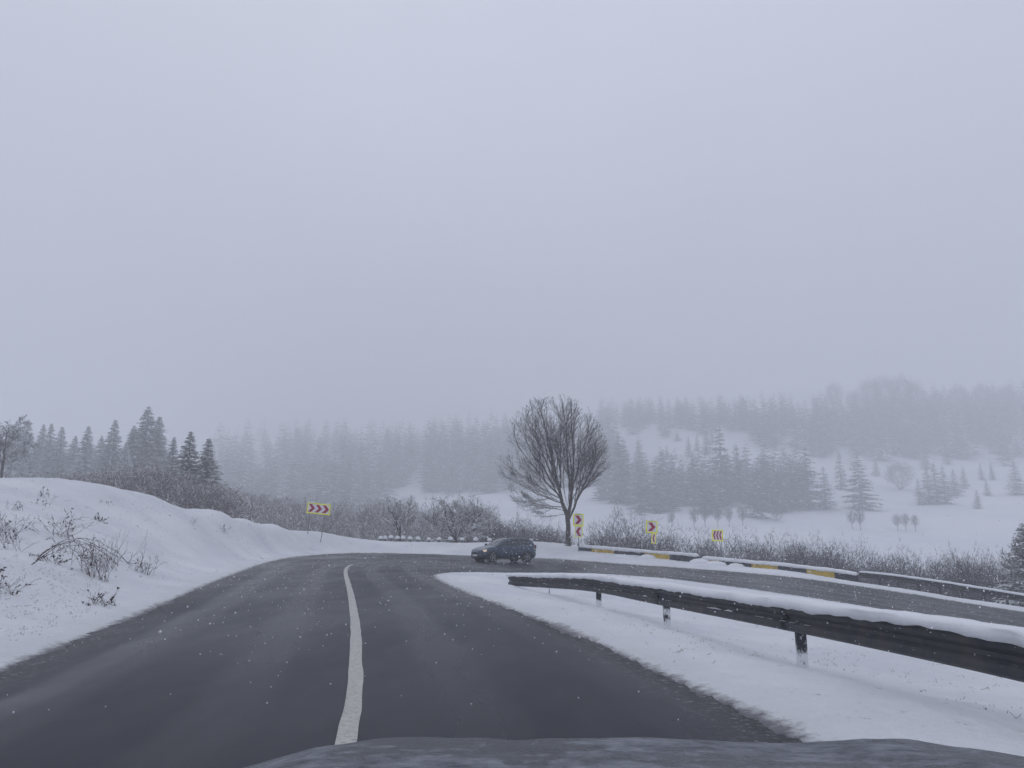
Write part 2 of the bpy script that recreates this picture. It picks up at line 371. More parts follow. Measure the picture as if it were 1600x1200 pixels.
def sheet(name, Z, mask, m, attr_name, vals):
    q = Q[mask]; used = np.unique(q); remap = np.full(nx * ny, -1); remap[used] = np.arange(len(used))
    V = np.stack([X.ravel()[used], Y.ravel()[used], Z.ravel()[used]], 1)
    mb = MB().add(V, remap[q]); o = mb.build(name, m, smooth=True)
    a = o.data.attributes.new(attr_name, 'FLOAT', 'POINT'); a.data.foreach_set('value', vals.ravel()[used].astype(np.float32)); return tag(o, kind='structure')
sheet('snow_ground', SZ, Dq > -.7, M_snow, 'edge', D)
road = sheet('road', BZ, Dq < 1.2, M_road, 'inside', -D)
def dist_line(px, x, y):
    q = np.stack([x.ravel(), y.ravel()], 1); best = np.full(len(q), 1e9)
    for a, b in zip(px[:-1], px[1:]):
        ab = b - a; tt = np.clip(((q - a) @ ab) / (ab @ ab), 0, 1); best = np.minimum(best, np.linalg.norm(q - a - tt[:, None] * ab, axis=1))
    return best.reshape(x.shape)
rco = np.empty(len(road.data.vertices) * 3, np.float32); road.data.vertices.foreach_get('co', rco); rco = rco.reshape(-1, 3)
edge_line = smooth_poly([(-3.35, -8), (-3.6, 1), (-3.75, 5.9), (-4.15, 7.9), (-4.6, 10.3), (-5.85, 15.9), (-7.2, 21.5), (-8.3, 26.6), (-9.7, 32.4), (-11.0, 38.8), (-11.4, 44), (-10.8, 50), (-8.8, 54.3)])
wv_ = np.clip(1 - dist_line(edge_line, rco[:, 0].astype(float), rco[:, 1].astype(float)) / .30, 0, 1)
ctr_line = smooth_poly([(-.2, -12), (-.55, 0), (-1.05, 5.32), (-1.58, 8.16), (-2.51, 12.7), (-3.51, 17.3), (-4.75, 22.8), (-6.29, 29.7), (-7.0, 34.6), (-6.9, 38.4), (-5, 41), (-1, 43), (4, 43.5), (10, 41.5), (18, 35), (28, 26)])
ln_ = dist_line(ctr_line, rco[:, 0].astype(float), rco[:, 1].astype(float)); al_ = road.data.attributes.new('lane', 'FLOAT', 'POINT'); al_.data.foreach_set('value', ln_.astype(np.float32))
a_ = road.data.attributes.new('worn', 'FLOAT', 'POINT'); a_.data.foreach_set('value', wv_.astype(np.float32))

# centre line, following the bend until the wet road swallows it
cl = smooth_poly([(.75, -6), (-.2, 0), (-1.03, 5.1), (-1.23, 6.37), (-1.58, 8.16), (-1.92, 9.9), (-2.51, 12.7), (-3.51, 17.3), (-4.75, 22.8), (-6.29, 29.7), (-7.15, 34.6), (-7.25, 36.8), (-6.9, 38.4), (-6.1, 39.6)])
pts = []
for a, b_ in zip(cl[:-1], cl[1:]):
    n = max(1, int(np.linalg.norm(b_ - a) / .12)); pts += [a + (b_ - a) * k / n for k in range(n)]
pts = np.array(pts); tn = np.gradient(pts, axis=0); tn /= np.linalg.norm(tn, axis=1)[:, None]; nn = np.stack([-tn[:, 1], tn[:, 0]], 1)
s_ = np.arange(len(pts)) * .12
wl = .067 + .006 * vnoise(s_ * 3, s_ * 0, 4); wr = .067 + .006 * vnoise(s_ * 3, s_ * 0 + 9, 8)
Lp, Rp = pts + nn * wl[:, None], pts - nn * wr[:, None]
z = base_z(pts[:, 0], pts[:, 1]) + .007
V = np.concatenate([np.c_[Lp, z], np.c_[Rp, z]]); n = len(pts); k = np.arange(n - 1)
ln = MB().add(V, np.stack([k, k + n, k + n + 1, k + 1], 1)).build('road_marking', M_line)
tag(ln, kind='structure')
# far, faded remainder of the line and the faint arc across the bend
def thin_strip(pp, wd, name):
    pp = smooth_poly(pp); tn = np.gradient(pp, axis=0); tn /= np.linalg.norm(tn, axis=1)[:, None]; nn = np.stack([-tn[:, 1], tn[:, 0]], 1) * wd
    z = base_z(pp[:, 0], pp[:, 1]) + .012; n = len(pp); k = np.arange(n - 1)
    return MB().add(np.concatenate([np.c_[pp + nn, z], np.c_[pp - nn, z]]), np.stack([k, k + n, k + n + 1, k + 1], 1)).build(name, M_fade)
M_fade = mat('faded_paint', (.13, .13, .135), .5); t, b = nodes(M_fade)
t.links.new(mix(t, rng(t, noise(t, 1.5, 6, rough=.8), .42, .6), (.058, .059, .062), (.15, .15, .155)), b.inputs['Base Color'])
tag(thin_strip([(-6.0, 39.7), (-4.8, 40.6), (-3, 41.3), (-.5, 41.6)], .05, 'road_marking'), kind='structure')
tag(thin_strip([(-9.6, 33.5), (-8.4, 35.5), (-6.5, 36.4), (-4, 36.2), (-1.5, 36.5)], .05, 'road_marking'), kind='structure')

# ------------------------------------------------------------------ far ground: valley and hillside
fp = []
def fs(y, u): k = np.interp(u, [450, 850], [1.68, 1.72]); return y * k if y < 250 else 250 * k + (y - 250) * (.85 if u > 600 else .8)
cols = {-700: [(110, 800), (150, 770), (220, 740), (350, 690), (550, 660), (900, 650)],
        -200: [(110, 810), (150, 790), (220, 760), (350, 715), (550, 675), (900, 660)],
        100: [(110, 815), (150, 800), (220, 765), (350, 720), (550, 690), (900, 680)],
        450: [(110, 860), (150, 845), (220, 805), (300, 765), (400, 725), (550, 700), (900, 690)],
        700: [(110, 872), (140, 835), (170, 812), (230, 782), (270, 765), (330, 735), (430, 705), (600, 680), (900, 670)],
        850: [(110, 872), (135, 845), (170, 806), (220, 775), (260, 755), (330, 725), (430, 690), (600, 665), (900, 655)],
        1000: [(110, 870), (135, 845), (170, 802), (220, 765), (270, 730), (340, 692), (420, 665), (560, 640), (900, 625)],
        1130: [(110, 870), (135, 846), (170, 798), (220, 755), (280, 705), (340, 668), (430, 655), (560, 635), (900, 620)],
        1250: [(110, 871), (135, 848), (170, 803), (220, 757), (290, 705), (360, 665), (450, 640), (600, 615), (900, 605)],
        1400: [(110, 873), (135, 850), (170, 806), (220, 760), (290, 708), (360, 665), (450, 630), (600, 610), (900, 605)],
        1600: [(110, 880), (135, 850), (170, 800), (220, 748), (300, 700), (380, 660), (470, 630), (620, 620), (900, 610)],
        1850: [(110, 875), (140, 840), (200, 770), (300, 700), (450, 640), (900, 600)],
        2300: [(110, 870), (150, 830), (250, 730), (450, 650), (900, 600)]}
for u, L in cols.items():
    fp += [P(u, v, fs(y, u)) for y, v in L]
    zz_ = -9.5 if u > 400 else -5
    x0, _ = ray(u, 850); fp += [(x0 * 60, 60, zz_ - 3), (x0 * 78, 78, zz_), (x0 * 92, 92, zz_ + 2.2)]
fp += [(-1100, 60, 8), (1100, 60, -8)]
far_z = tps_fit(fp, 1e-4, 150.)
fx = np.arange(-1300, 1301, 7.); fy = 60 + np.concatenate([np.arange(0, 160, 2.5), np.arange(160, 1440, 7.)])
FX, FY = np.meshgrid(fx, fy)
def hill_z(x, y): 
    x = np.asarray(x, float); y = np.asarray(y, float)
    return np.minimum(far_z(x, y), 190) + 1.3 * fbm(x / 35, y / 35, 2, 4) * np.clip((y - 120) / 90, 0, 1)
FZ = hill_z(FX, FY); m_, n_ = FX.shape; ii = np.arange(m_ * n_).reshape(m_, n_)
o = MB().add(np.stack([FX, FY, FZ], -1).reshape(-1, 3), np.stack([ii[:-1, :-1], ii[:-1, 1:], ii[1:, 1:], ii[1:, :-1]], -1).reshape(-1, 4)).build('hill', M_far, smooth=True)
tag(o, kind='structure')
def on_hill(u, v, y0=150, y1=1450):
    """where the line of sight through (u, v) meets the hillside"""
    ys = np.arange(y0, y1, 3.); x, s = ray(u, v); g = hill_z(x * ys, ys) - (CAM_H + s * ys)
    k = np.argmax(g > 0) if (g > 0).any() else np.argmax(g); return x * ys[k], ys[k], float(hill_z(np.array([x * ys[k]]), np.array([ys[k]]))[0])

# ------------------------------------------------------------------ tree makers
def grow(rg, p, d, L, r, lvl, cfg, S):
    """recursive bare branch; S collects (p0, p1, r0, r1)"""
    n = cfg['n'][lvl]; step = L / n; p = np.array(p, float); d = np.array(d, float); kids = cfg['kids'][lvl] if lvl < len(cfg['kids']) else 0
    for i in range(n):
        d = d + np.array([rg.gauss(0, 1), rg.gauss(0, 1), rg.gauss(0, 1)]) * cfg['wob'] + np.array([0, 0, cfg['up'][lvl]]); d /= np.linalg.norm(d)
        q = p + d * step; ra = max(r * (1 - .75 * i / n), cfg['rmin']); rb = max(r * (1 - .75 * (i + 1) / n), cfg['rmin'] * .8)
        S.append((p, q, ra, rb))
        if kids and i >= cfg['skip'][lvl]:
            for _ in range(kids if rg.random() < .75 else max(kids - 1, 0)):
                a = rg.uniform(*cfg['ang']); az = rg.uniform(0, 2 * math.pi)
                ref = np.array([0, 0, 1.]) if abs(d[2]) < .9 else np.array([1., 0, 0]); e1 = np.cross(d, ref); e1 /= np.linalg.norm(e1); e2 = np.cross(d, e1)
                dd = d * math.cos(a) + (e1 * math.cos(az) + e2 * math.sin(az)) * math.sin(a)
                grow(rg, p + (q - p) * rg.random(), dd, L * cfg['ratio'] * (1 - .45 * i / n) * rg.uniform(.75, 1.2), ra * .55, lvl + 1, cfg, S)
        p = q
def seg_mesh(S, mbt=None, sides=3):
    p0 = np.array([s[0] for s in S]); p1 = np.array([s[1] for s in S]); r0 = np.array([s[2] for s in S]); r1 = np.array([s[3] for s in S])
    return (mbt or MB()).segs(p0, p1, r0, r1, sides)
def shrub_mesh(seed, h, w, stems=7, dens=1., name='branches', m=None, rmin=.012, spread=.6):
    rg = random.Random(seed); S = []
    cfg = dict(n=[5, 4, 3, 2], kids=[3, 2, 1] if dens > 1 else [2, 2], up=[.02, .03, .02, .0], wob=.17, skip=[1, 0, 0], ang=(.45, 1.15), ratio=.6, rmin=rmin)
    for i in range(stems):
        az = 2 * math.pi * i / stems + rg.uniform(-.3, .3); t_ = rg.uniform(.15, 1) * spread
        d = (math.cos(az) * math.sin(t_) * w, math.sin(az) * math.sin(t_) * w, math.cos(t_)); d = np.array(d); d /= np.linalg.norm(d)
        grow(rg, (math.cos(az) * .12, math.sin(az) * .12, -.2), d, h * rg.uniform(.75, 1.1), .05 * h / 3, 0, cfg, S)
    hw = h * .52 * w; ph = [rg.uniform(0, 6.28) for _ in range(6)]
    def inside(q):
        p = q[1]; az = math.atan2(p[1], p[0]); el = math.atan2(p[2] - h * .45, math.hypot(p[0], p[1]))
        lob = 1 + .22 * math.sin(az * 3 + ph[0] + el * 2) + .16 * math.sin(az * 5 + ph[1] - el * 4) + .15 * math.sin(el * 5 + ph[2] + az)
        return (p[0] / hw) ** 2 + (p[1] / hw) ** 2 + ((p[2] - h * .47) / (h * .56)) ** 2 < lob * rg.uniform(.8, 1.08)
    S = [q for q in S if inside(q)]; zt = np.percentile([q[1][2] for q in S], 99); k = h / zt     # brought to exactly h tall
    S = [(a * k, b_ * k, c, d) for a, b_, c, d in S]
    return seg_mesh(S).mesh(name, m or M_twig)
def crown_mesh(seed, h=5., w=1., n=3000, tl=.34, tw=.018, stems=7, trunk=0., m=None, rmin=.016, name='crown'):
    """a rounded leafless crown: a few stems filled with thousands of fine twigs"""
    rg = np.random.RandomState(seed); rp = random.Random(seed); ph = rg.uniform(0, 6.28, 6); hc = trunk + (h - trunk) * .5; hz = (h - trunk) * .5; hw = h * .46 * w
    d = rg.normal(size=(n, 3)); d[:, 2] += .25; d /= np.linalg.norm(d, axis=1)[:, None]; az = np.arctan2(d[:, 1], d[:, 0]); el = np.arcsin(d[:, 2])
    lob = 1 + .16 * np.sin(az * 3 + ph[0] + el * 2) + .12 * np.sin(az * 5 + ph[1] - el * 4) + .10 * np.sin(el * 6 + ph[2] + az * 2) + .07 * np.sin(az * 11 + el * 9 + ph[3])
    rad = lob * rg.uniform(.1, 1.0, n) ** .38; p = d * rad[:, None] * np.array([hw, hw, hz]) * .88 + np.array([0, 0, hc])
    o = d * np.array([1, 1, .7]) + rg.normal(size=(n, 3)) * .55 + np.array([0, 0, .35]); o /= np.linalg.norm(o, axis=1)[:, None]
    L = tl * rg.uniform(.5, 1.35, n); sd = np.cross(o, rg.normal(size=(n, 3))); sd /= np.linalg.norm(sd, axis=1)[:, None]
    V = np.stack([p - sd * tw, p + sd * tw, p + o * L[:, None]], 1).reshape(-1, 3)
    S = []; cfg = dict(n=[5, 4, 3], kids=[2, 1], up=[.03, .03, .02], wob=.14, skip=[1, 0], ang=(.4, .9), ratio=.55, rmin=rmin)
    for i in range(stems):
        a = 2 * math.pi * i / stems + rp.uniform(-.3, .3); t_ = rp.uniform(.15, .9); grow(rp, (math.cos(a) * .1, math.sin(a) * .1, trunk * .8 - .15), np.array([math.cos(a) * math.sin(t_) * w, math.sin(a) * math.sin(t_) * w, math.cos(t_)]), (h - trunk) * .8, .035 * h / 3, 0, cfg, S)
    S = [q for q in S if (q[1][0] / hw) ** 2 + (q[1][1] / hw) ** 2 + ((q[1][2] - hc) / hz) ** 2 < 1.0]
    if trunk: S.append((np.array([0, 0, -.4]), np.array([0, 0, trunk]), .03 * h / 3, .026 * h / 3))
    return seg_mesh(S, MB().add(V, np.arange(n * 3).reshape(n, 3))).mesh(name, m or M_twig)
def mesh_obj(name, me, parent=None, loc=(0, 0, 0), s=(1, 1, 1), rz=0):
    o = bpy.data.objects.new(name, me); C.objects.link(o); o.location = loc; o.scale = s; o.rotation_euler = (0, 0, rz)
    if parent is not None: o.parent = parent
    return o
def conifer_arrays(seed, H=10., base_r=2.4, whorls=30, per=8, twigs=4, clear=.04, droop=.35, snow=.6, ragged=.25):
    """needle fronds (0) and snow pads lying on them (1)"""
    rg = np.random.RandomState(seed); v0 = []; f0 = []; v1 = []; f1 = []; n0 = n1 = 0
    lop = rg.uniform(-.15, .15, 3)
    for k in range(whorls):
        t_ = (k + rg.uniform(-.3, .3)) / whorls; t_ = min(max(t_, 0), .985); z0 = H * (clear + (1 - clear) * t_)
        prof = (1 - t_) ** .85 * min(1, .55 + 3 * t_)
        for j in range(per):
            az = 2 * math.pi * (j + rg.uniform(-.5, .5)) / per + k * 1.3; tj = min(max(t_ + rg.uniform(-.9, .9) / whorls, 0), .985); z0 = H * (clear + (1 - clear) * tj)
            L = base_r * prof * (1 + rg.uniform(-ragged, ragged * .7) - (.3 if rg.rand() < .15 else 0)) * (1 + lop[0] * math.cos(az) + lop[1] * math.sin(az)) + .10
            dx, dy = math.cos(az), math.sin(az); dr = droop * (1 - t_ * 1.1) + rg.uniform(-.08, .08)
            wdt = L * .17 + .05; c = np.array([dx, dy]); s = np.array([-dy, dx])
            def pt(a, b_, dz=0): # along, sideways
                zz = z0 + L * (-dr * a + .45 * max(dr, .1) * a * a) - abs(b_) * .35 + dz
                return [c[0] * a * L + s[0] * b_, c[1] * a * L + s[1] * b_, zz]
            q = [pt(0, 0, .05), pt(.45, wdt), pt(1, 0), pt(.45, -wdt), pt(.5, 0, .03)]
            v0 += q; f0 += [(n0, n0 + 1, n0 + 4), (n0 + 1, n0 + 2, n0 + 4), (n0 + 2, n0 + 3, n0 + 4), (n0 + 3, n0, n0 + 4)]; n0 += 5
            for e in range(twigs):
                a = rg.uniform(.2, .95); sd = 1 if e % 2 else -1; l2 = L * rg.uniform(.18, .34) + .04
                p = pt(a, 0); e2 = (c * .75 + s * sd * .8) * l2
                tip = [p[0] + e2[0], p[1] + e2[1], p[2] - l2 * rg.uniform(.15, .6)]; wv_ = l2 * .22
                v0 += [p, [p[0] + e2[0] * .5 - e2[1] / l2 * wv_, p[1] + e2[1] * .5 + e2[0] / l2 * wv_, (p[2] + tip[2]) / 2], tip, [p[0] + e2[0] * .5 + e2[1] / l2 * wv_, p[1] + e2[1] * .5 - e2[0] / l2 * wv_, (p[2] + tip[2]) / 2 - .05]]
                f0 += [(n0, n0 + 1, n0 + 2), (n0, n0 + 2, n0 + 3)]; n0 += 4
            if rg.rand() < snow:
                a0, a1 = rg.uniform(.2, .5), rg.uniform(.7, 1.0); ws = wdt * rg.uniform(.3, .65)
                q = [pt(a0, 0, .05), pt((a0 + a1) / 2, ws, .06), pt(a1, 0, .04), pt((a0 + a1) / 2, -ws, .06), pt((a0 + a1) / 2, 0, .12)]
                v1 += q; f1 += [(n1, n1 + 1, n1 + 4), (n1 + 1, n1 + 2, n1 + 4), (n1 + 2, n1 + 3, n1 + 4), (n1 + 3, n1, n1 + 4)]; n1 += 5
    return np.array(v0), np.array(f0), np.array(v1), np.array(f1)
def conifer_meshes(seed, nm=None, **kw):
    v0, f0, v1, f1 = conifer_arrays(seed, **kw); H = kw.get('H', 10.)
    cr = MB().add(v0, f0, 0).add(v1, f1, 1).mesh('crown', [nm or M_needle, M_cap])
    tr = MB().segs([(0, 0, -1), (0, 0, H * .4)], [(0, 0, H * .4), (0, 0, H * .995)], [H * .02, H * .013], [H * .013, .015], 6).mesh('trunk', M_bark)
    return cr, tr
near_con = [conifer_meshes(40 + i, H=10., base_r=r_, whorls=46, per=9, twigs=5, snow=.6, droop=d_) for i, (r_, d_) in enumerate([(2.5, .35), (2.9, .45), (2.1, .3), (3.2, .4)])]
far_con = [conifer_meshes(60 + i, nm=M_needle_far, H=10., base_r=r_, whorls=24, per=7, twigs=4, snow=.3, droop=.3, ragged=.35) for i, r_ in enumerate([2.3, 2.9, 2.0, 3.3])]
def conifer(name, loc, h, kind, label, cat='tree', group=None, wide=1., rz=None, lib=None):
    cr, tr = (lib or near_con)[kind]; e = empty(name, loc, rnd.uniform(0, 6.28) if rz is None else rz, label, cat, group)
    s = h / 10.; mesh_obj('crown', cr, e, s=(s * wide, s * wide, s)); mesh_obj('trunk', tr, e, s=(s, s, s)); return e

# ------------------------------------------------------------------ the bare tree by the bend
def big_tree():
    bx, by, bz = P(888, 853, 57); bz -= .1; rg = random.Random(21); S = []; T = []
    T += [(np.array([0, 0, -.3]), np.array([-.02, 0, .7]), .24, .19), (np.array([-.02, 0, .7]), np.array([.02, 0, 1.5]), .19, .18), (np.array([.02, 0, 1.5]), np.array([-.05, .05, 2.3]), .18, .17),
          (np.array([-.05, .05, 2.3]), np.array([-.42, .1, 3.3]), .17, .14), (np.array([-.42, .1, 3.3]), np.array([-.62, .1, 4.3]), .14, .11),
          (np.array([.0, .05, 2.2]), np.array([.22, -.1, 3.2]), .14, .12), (np.array([.22, -.1, 3.2]), np.array([.30, -.1, 4.3]), .12, .10),
          (np.array([.0, 0, 1.9]), np.array([.5, .1, 2.9]), .10, .085), (np.array([.5, .1, 2.9]), np.array([.8, .15, 3.8]), .085, .07)]
    cfg = dict(n=[9, 6, 4, 2], kids=[2, 2, 1], up=[.03, .04, .03, .02], wob=.07, skip=[1, 2, 1], ang=(.3, .62), ratio=.5, rmin=.0105)
    limbs = [((-.42, .1, 3.2), -72, 0, 4.4, .07), ((-.45, .1, 3.5), -64, 25, 4.6, .075), ((-.25, .05, 2.9), -84, -15, 3.9, .055), ((-.5, .1, 3.7), -52, -25, 5.0, .08), ((-.55, .1, 4.0), -38, 15, 5.6, .085),
             ((-.62, .1, 4.3), -26, -12, 5.9, .09), ((-.6, .1, 4.2), -14, 30, 6.3, .09), ((-.62, .1, 4.3), -4, -10, 6.6, .095), ((-.5, .1, 4.3), 5, 18, 6.4, .085), ((.2, -.1, 4.1), 0, -18, 6.6, .08), ((-.6, .1, 4.1), -20, -30, 6.0, .07), ((.8, .15, 3.6), 38, 15, 4.2, .05), ((.3, -.1, 4.2), 3, 8, 6.8, .09), ((.3, -.1, 4.3), 12, -25, 6.5, .09),
             ((.28, -.1, 3.9), 20, 15, 6.2, .08), ((.8, .15, 3.8), 12, 20, 5.6, .06), ((.8, .15, 3.7), 27, -5, 4.9, .06), ((.6, .1, 3.2), 33, -20, 4.4, .05), ((.0, .05, 3.0), -5, 70, 5.0, .06), ((.1, 0, 3.1), 8, -75, 4.8, .06),
             ((-.15, .05, 2.6), -76, 30, 3.6, .04), ((-.1, .05, 2.4), -95, 5, 2.9, .035), ((-.3, .1, 3.1), -60, 55, 4.2, .055), ((-.4, .1, 3.4), -48, -60, 4.4, .055), ((.3, 0, 3.4), 30, 50, 4.6, .05), ((.45, .1, 2.8), 24, 0, 4.0, .045)]
    for p, a, dpt, L, r in limbs:
        a = R(a - 4); d_ = R(dpt); dv = np.array([math.sin(a) * math.cos(d_ * .5) , math.sin(d_) * .7, math.cos(a) + .05]); dv /= np.linalg.norm(dv)
        grow(rg, p, dv, L * 1.0, r, 0, cfg, S)
    S = [s for s in S if ((s[1][0] + 1.1) / 4.15) ** 2 + (s[1][1] / 4) ** 2 + ((s[1][2] - 6.6) / 4.6) ** 2 < rg.uniform(.88, 1.12) and s[1][2] > 1.7]
    e = empty('bare_tree', (bx, by, bz), 0, 'tall leafless tree with a fan of snow-lined branches beside the outside of the bend', 'tree')
    seg_mesh(T, sides=8).build('trunk', M_trunk_s, e, smooth=True)
    seg_mesh(S).build('crown', M_bark, e)
big_tree()
# two low snow-laden trees behind the bollards
def low_tree(u, vt, vb, Yd, wide, seed, label, nst, t_h):
    x, y, z = P(u, vb, Yd); h = (vb - vt) * Yd / 1200; rg = random.Random(seed); S = []; T = []
    e = empty('snow_laden_tree', (x, y, z - .2), 0, label, 'tree')
    cfg = dict(n=[7, 5, 4, 3], kids=[2, 2, 1], up=[.0, .02, .02, .02], wob=.15, skip=[1, 0, 0], ang=(.35, .9), ratio=.5, rmin=.016)
    for i in range(nst):
        a = -1.25 + 2.5 * i / (nst - 1) + rg.uniform(-.12, .12); b_ = rg.uniform(-.5, .5)
        d = np.array([math.sin(a) * wide, b_, max(math.cos(a), .25)]); d /= np.linalg.norm(d)
        grow(rg, (0, 0, t_h * rg.uniform(.4, 1)), d, h * rg.uniform(.7, .95) * (1 + .25 * abs(a)), .07, 0, cfg, S)
    hw_ = 2.6 if wide < .9 else 3.5
    S = [s for s in S if (s[1][0] / hw_) ** 2 + ((s[1][2] - h * .45) / (h * .6)) ** 2 < 1 + .25 * math.sin(s[1][0] * 3 + seed) + rg.uniform(-.25, .2) and s[1][2] > .1]
    T = [(np.array([0, 0, -.3]), np.array([.03, 0, t_h]), .15, .11)]
    seg_mesh(T, sides=6).build('trunk', M_trunk_s, e); seg_mesh(S).build('crown', M_snowtwig, e)
M_snowtwig = snowy('snow_laden_twigs', (.06, .05, .052), (.095, .08, .078), -.18, .3, 2.2, 1.)
low_tree(624, 780, 846, 69, .8, 5, 'smaller snow-laden bare tree behind the left end of the bollard row', 7, 1.5)
low_tree(712, 772, 848, 69, 1.0, 9, 'wide snow-laden bare tree with arching boughs behind the bollards, left of the blue car', 11, .6)

# ------------------------------------------------------------------ conifers on the left
LC = [(232, 634, 112, 100, 1, 1.0, 'tallest snowy spruce of the group beyond the left bank'), (250, 650, 112, 96, 0, 1., 'snowy spruce close against the right side of the tallest one on the left'),
      (210, 664, 112, 98, 3, .9, 'broad snowy spruce close against the left side of the tallest one'),
      (299, 673, 66, 74, 2, 1.1, 'slim snow-coated spruce at the right end of the left group, second from its edge'), (327, 684, 66, 74, 0, 1.05, 'rightmost snow-coated spruce of the left group, leaning over the bank'),
      (273, 682, 90, 84, 2, 1., 'thin small-topped spruce between the tall pair and the right-hand pair on the left'),
      (181, 655, 118, 100, 2, 1.1, 'hazy spruce standing alone left of the tallest group'), (139, 665, 125, 100, 0, 1., 'hazy pointed spruce midway along the left tree line'),
      (98, 666, 130, 110, 2, 1.1, 'faint narrow spruce right of a close pair on the left tree line'), (81, 661, 130, 110, 0, .8, 'right one of a close pair of faint spruces near the left edge'),
      (69, 662, 132, 110, 2, .9, 'left one of a close pair of faint spruces near the left edge'), (45, 655, 130, 110, 3, .9, 'faint broad spruce right of the snowy tree at the left edge'),
      (26, 658, 133, 110, 1, .8, 'faint spruce mostly behind the snowy tree at the left edge'), (160, 680, 128, 110, 1, .8, 'low faint spruce between two pointed ones on the left'), (119, 680, 132, 110, 3, .8, 'squat faint spruce under the left skyline of trees'),
      (198, 690, 105, 100, 3, .7, 'low dark spruce at the foot of the broad one left of the tallest')]
for u, vt, Yd, _, k, wd, lab in LC:
    Yd = Yd * 1.55 if Yd > 80 else Yd * 1.45
    x, y, zt = P(u, vt, Yd); xb, yb, zb = P(u, 792 if Yd < 100 else 762, Yd)
    conifer('spruce_tree', (x, y, zb - 1.5), zt - zb + 1.5, k, lab, group='snowy spruces beyond the left bank', wide=wd * (1.3 if Yd < 100 else 1.18))
# the snow-furred broadleaf at the left edge
e = empty('bare_tree', P(2, 745, 66), 0, 'snow-furred bare tree cut off by the left edge above the bank', 'tree')
rg = random.Random(3); S = []
cfgE = dict(n=[7, 5, 4, 3], kids=[2, 2, 2], up=[.02, .03, .03, .02], wob=.13, skip=[1, 0, 0], ang=(.4, 1.), ratio=.5, rmin=.014)
for i in range(9): grow(rg, (0, 0, .3 + i * .28), np.array([math.cos(i * 2.4) * .75, math.sin(i * 2.4) * .75, .9]), 3.2 - i * .1, .07, 0, cfgE, S)
seg_mesh(S).build('crown', M_snowtwig, e); MB().segs([(0, 0, -1)], [(0, 0, 4)], [.16], [.06], 6).build('trunk', M_trunk_s, e)
# near evergreen at the right edge
x, y, z = P(1612, 935, 52); e = conifer('pine_tree', (x, y, z - 2.5), 7.4, 3, 'snow-flecked evergreen cut off by the right edge behind the guardrail', wide=1.25)
rg = random.Random(13); S = []
cfgE2 = dict(n=[6, 4, 3], kids=[2, 2], up=[.06, .06, .04], wob=.1, skip=[1, 0], ang=(.4, .8), ratio=.5, rmin=.02)
for i in range(14):
    az = i * 2.4; grow(rg, (0, 0, .8 + i * .3), np.array([math.cos(az), math.sin(az), .8]), 2.7 - i * .07, .05, 0, cfgE2, S)
seg_mesh(S).build('branches', M_snowtwig, e)['kind'] = 'stuff'

# ------------------------------------------------------------------ bushes behind the barrier and round the bend
bush = [crown_mesh(100 + i, 5., w_, n=8500, tl=.26, tw=.0095, stems=8, m=M_twig_dark) for i, w_ in enumerate([1., 1.2, .9, 1.1])]
BL = [(925, 838, 78, 1.1, 'dark bush just right of the leafless tree, behind the double chevron sign'), (975, 803, 76, 1.1, 'round-topped bush behind the left end of the striped barrier'),
      (950, 826, 80, 1, 'bush in the gap between two rounded ones, left of the middle sign'), (1000, 833, 76, 1, 'bush immediately left of the middle chevron sign'), (1035, 836, 74, 1, 'bush immediately right of the middle chevron sign'),
      (1066, 832, 76, 1.1, 'forked bush between the middle sign and the triple chevron sign on the right'), (1098, 842, 72, .9, 'low bush left of the triple chevron sign on the right'), (1152, 836, 74, 1.2, 'large rounded bush right of the triple chevron sign'),
      (1180, 852, 72, .9, 'low bush right of the large rounded one'), (1210, 840, 74, 1.1, 'bush with a pointed tip above the striped barrier'), (1245, 852, 72, .9, 'low bush left of the biggest clump above the barrier end'),
      (1277, 846, 71, 1.3, 'biggest dark bush clump above the end of the striped barrier'), (1258, 850, 73, 1, 'bush forming the left flank of the biggest clump'), (1337, 852, 70, 1, 'pointed young bush above the joint of barrier and guardrail'), (1305, 868, 70, .9, 'low bush right of the biggest clump'),
      (1385, 868, 67, 1.1, 'bush above the left part of the distant guardrail'), (1420, 866, 68, 1.2, 'rounded bush above the distant guardrail, left of a pale snowy one'), (1462, 870, 66, .9, 'pale snow-tipped bush midway along the distant guardrail'),
      (1497, 866, 66, 1.1, 'bush right of the pale snow-tipped one above the guardrail'), (1522, 864, 66, 1, 'tallest bush near the right end of the distant guardrail'), (1553, 874, 63, 1.2, 'low bush left of the evergreen at the right edge'), (1360, 880, 66, 1, 'low bush in the dip above the guardrail start'),
      (1125, 860, 70, 1, 'low bush directly under the triple chevron sign on the right'), (1580, 880, 64, 1.2, 'low bush at the foot of the evergreen at the right edge')]
for i, (u, vt, Yd, wd, lab) in enumerate(BL):
    x, y, zt = P(u, vt, Yd); zb = float(min(base_z(np.array([x]), np.array([y]))[0], 9)) if Yd < 80 else -8
    zb = max(zb, -8.5); h = max(zt - zb, 2.5)
    e = empty('bush', (x, y, zt - h), i * 1.1, lab, 'bush', 'dark bushes below the road behind the barrier')
    mesh_obj('crown', bush[i % 4], e, s=(h / 5.0 * wd * .74, h / 5.0 * wd * .74, h / 4.85))
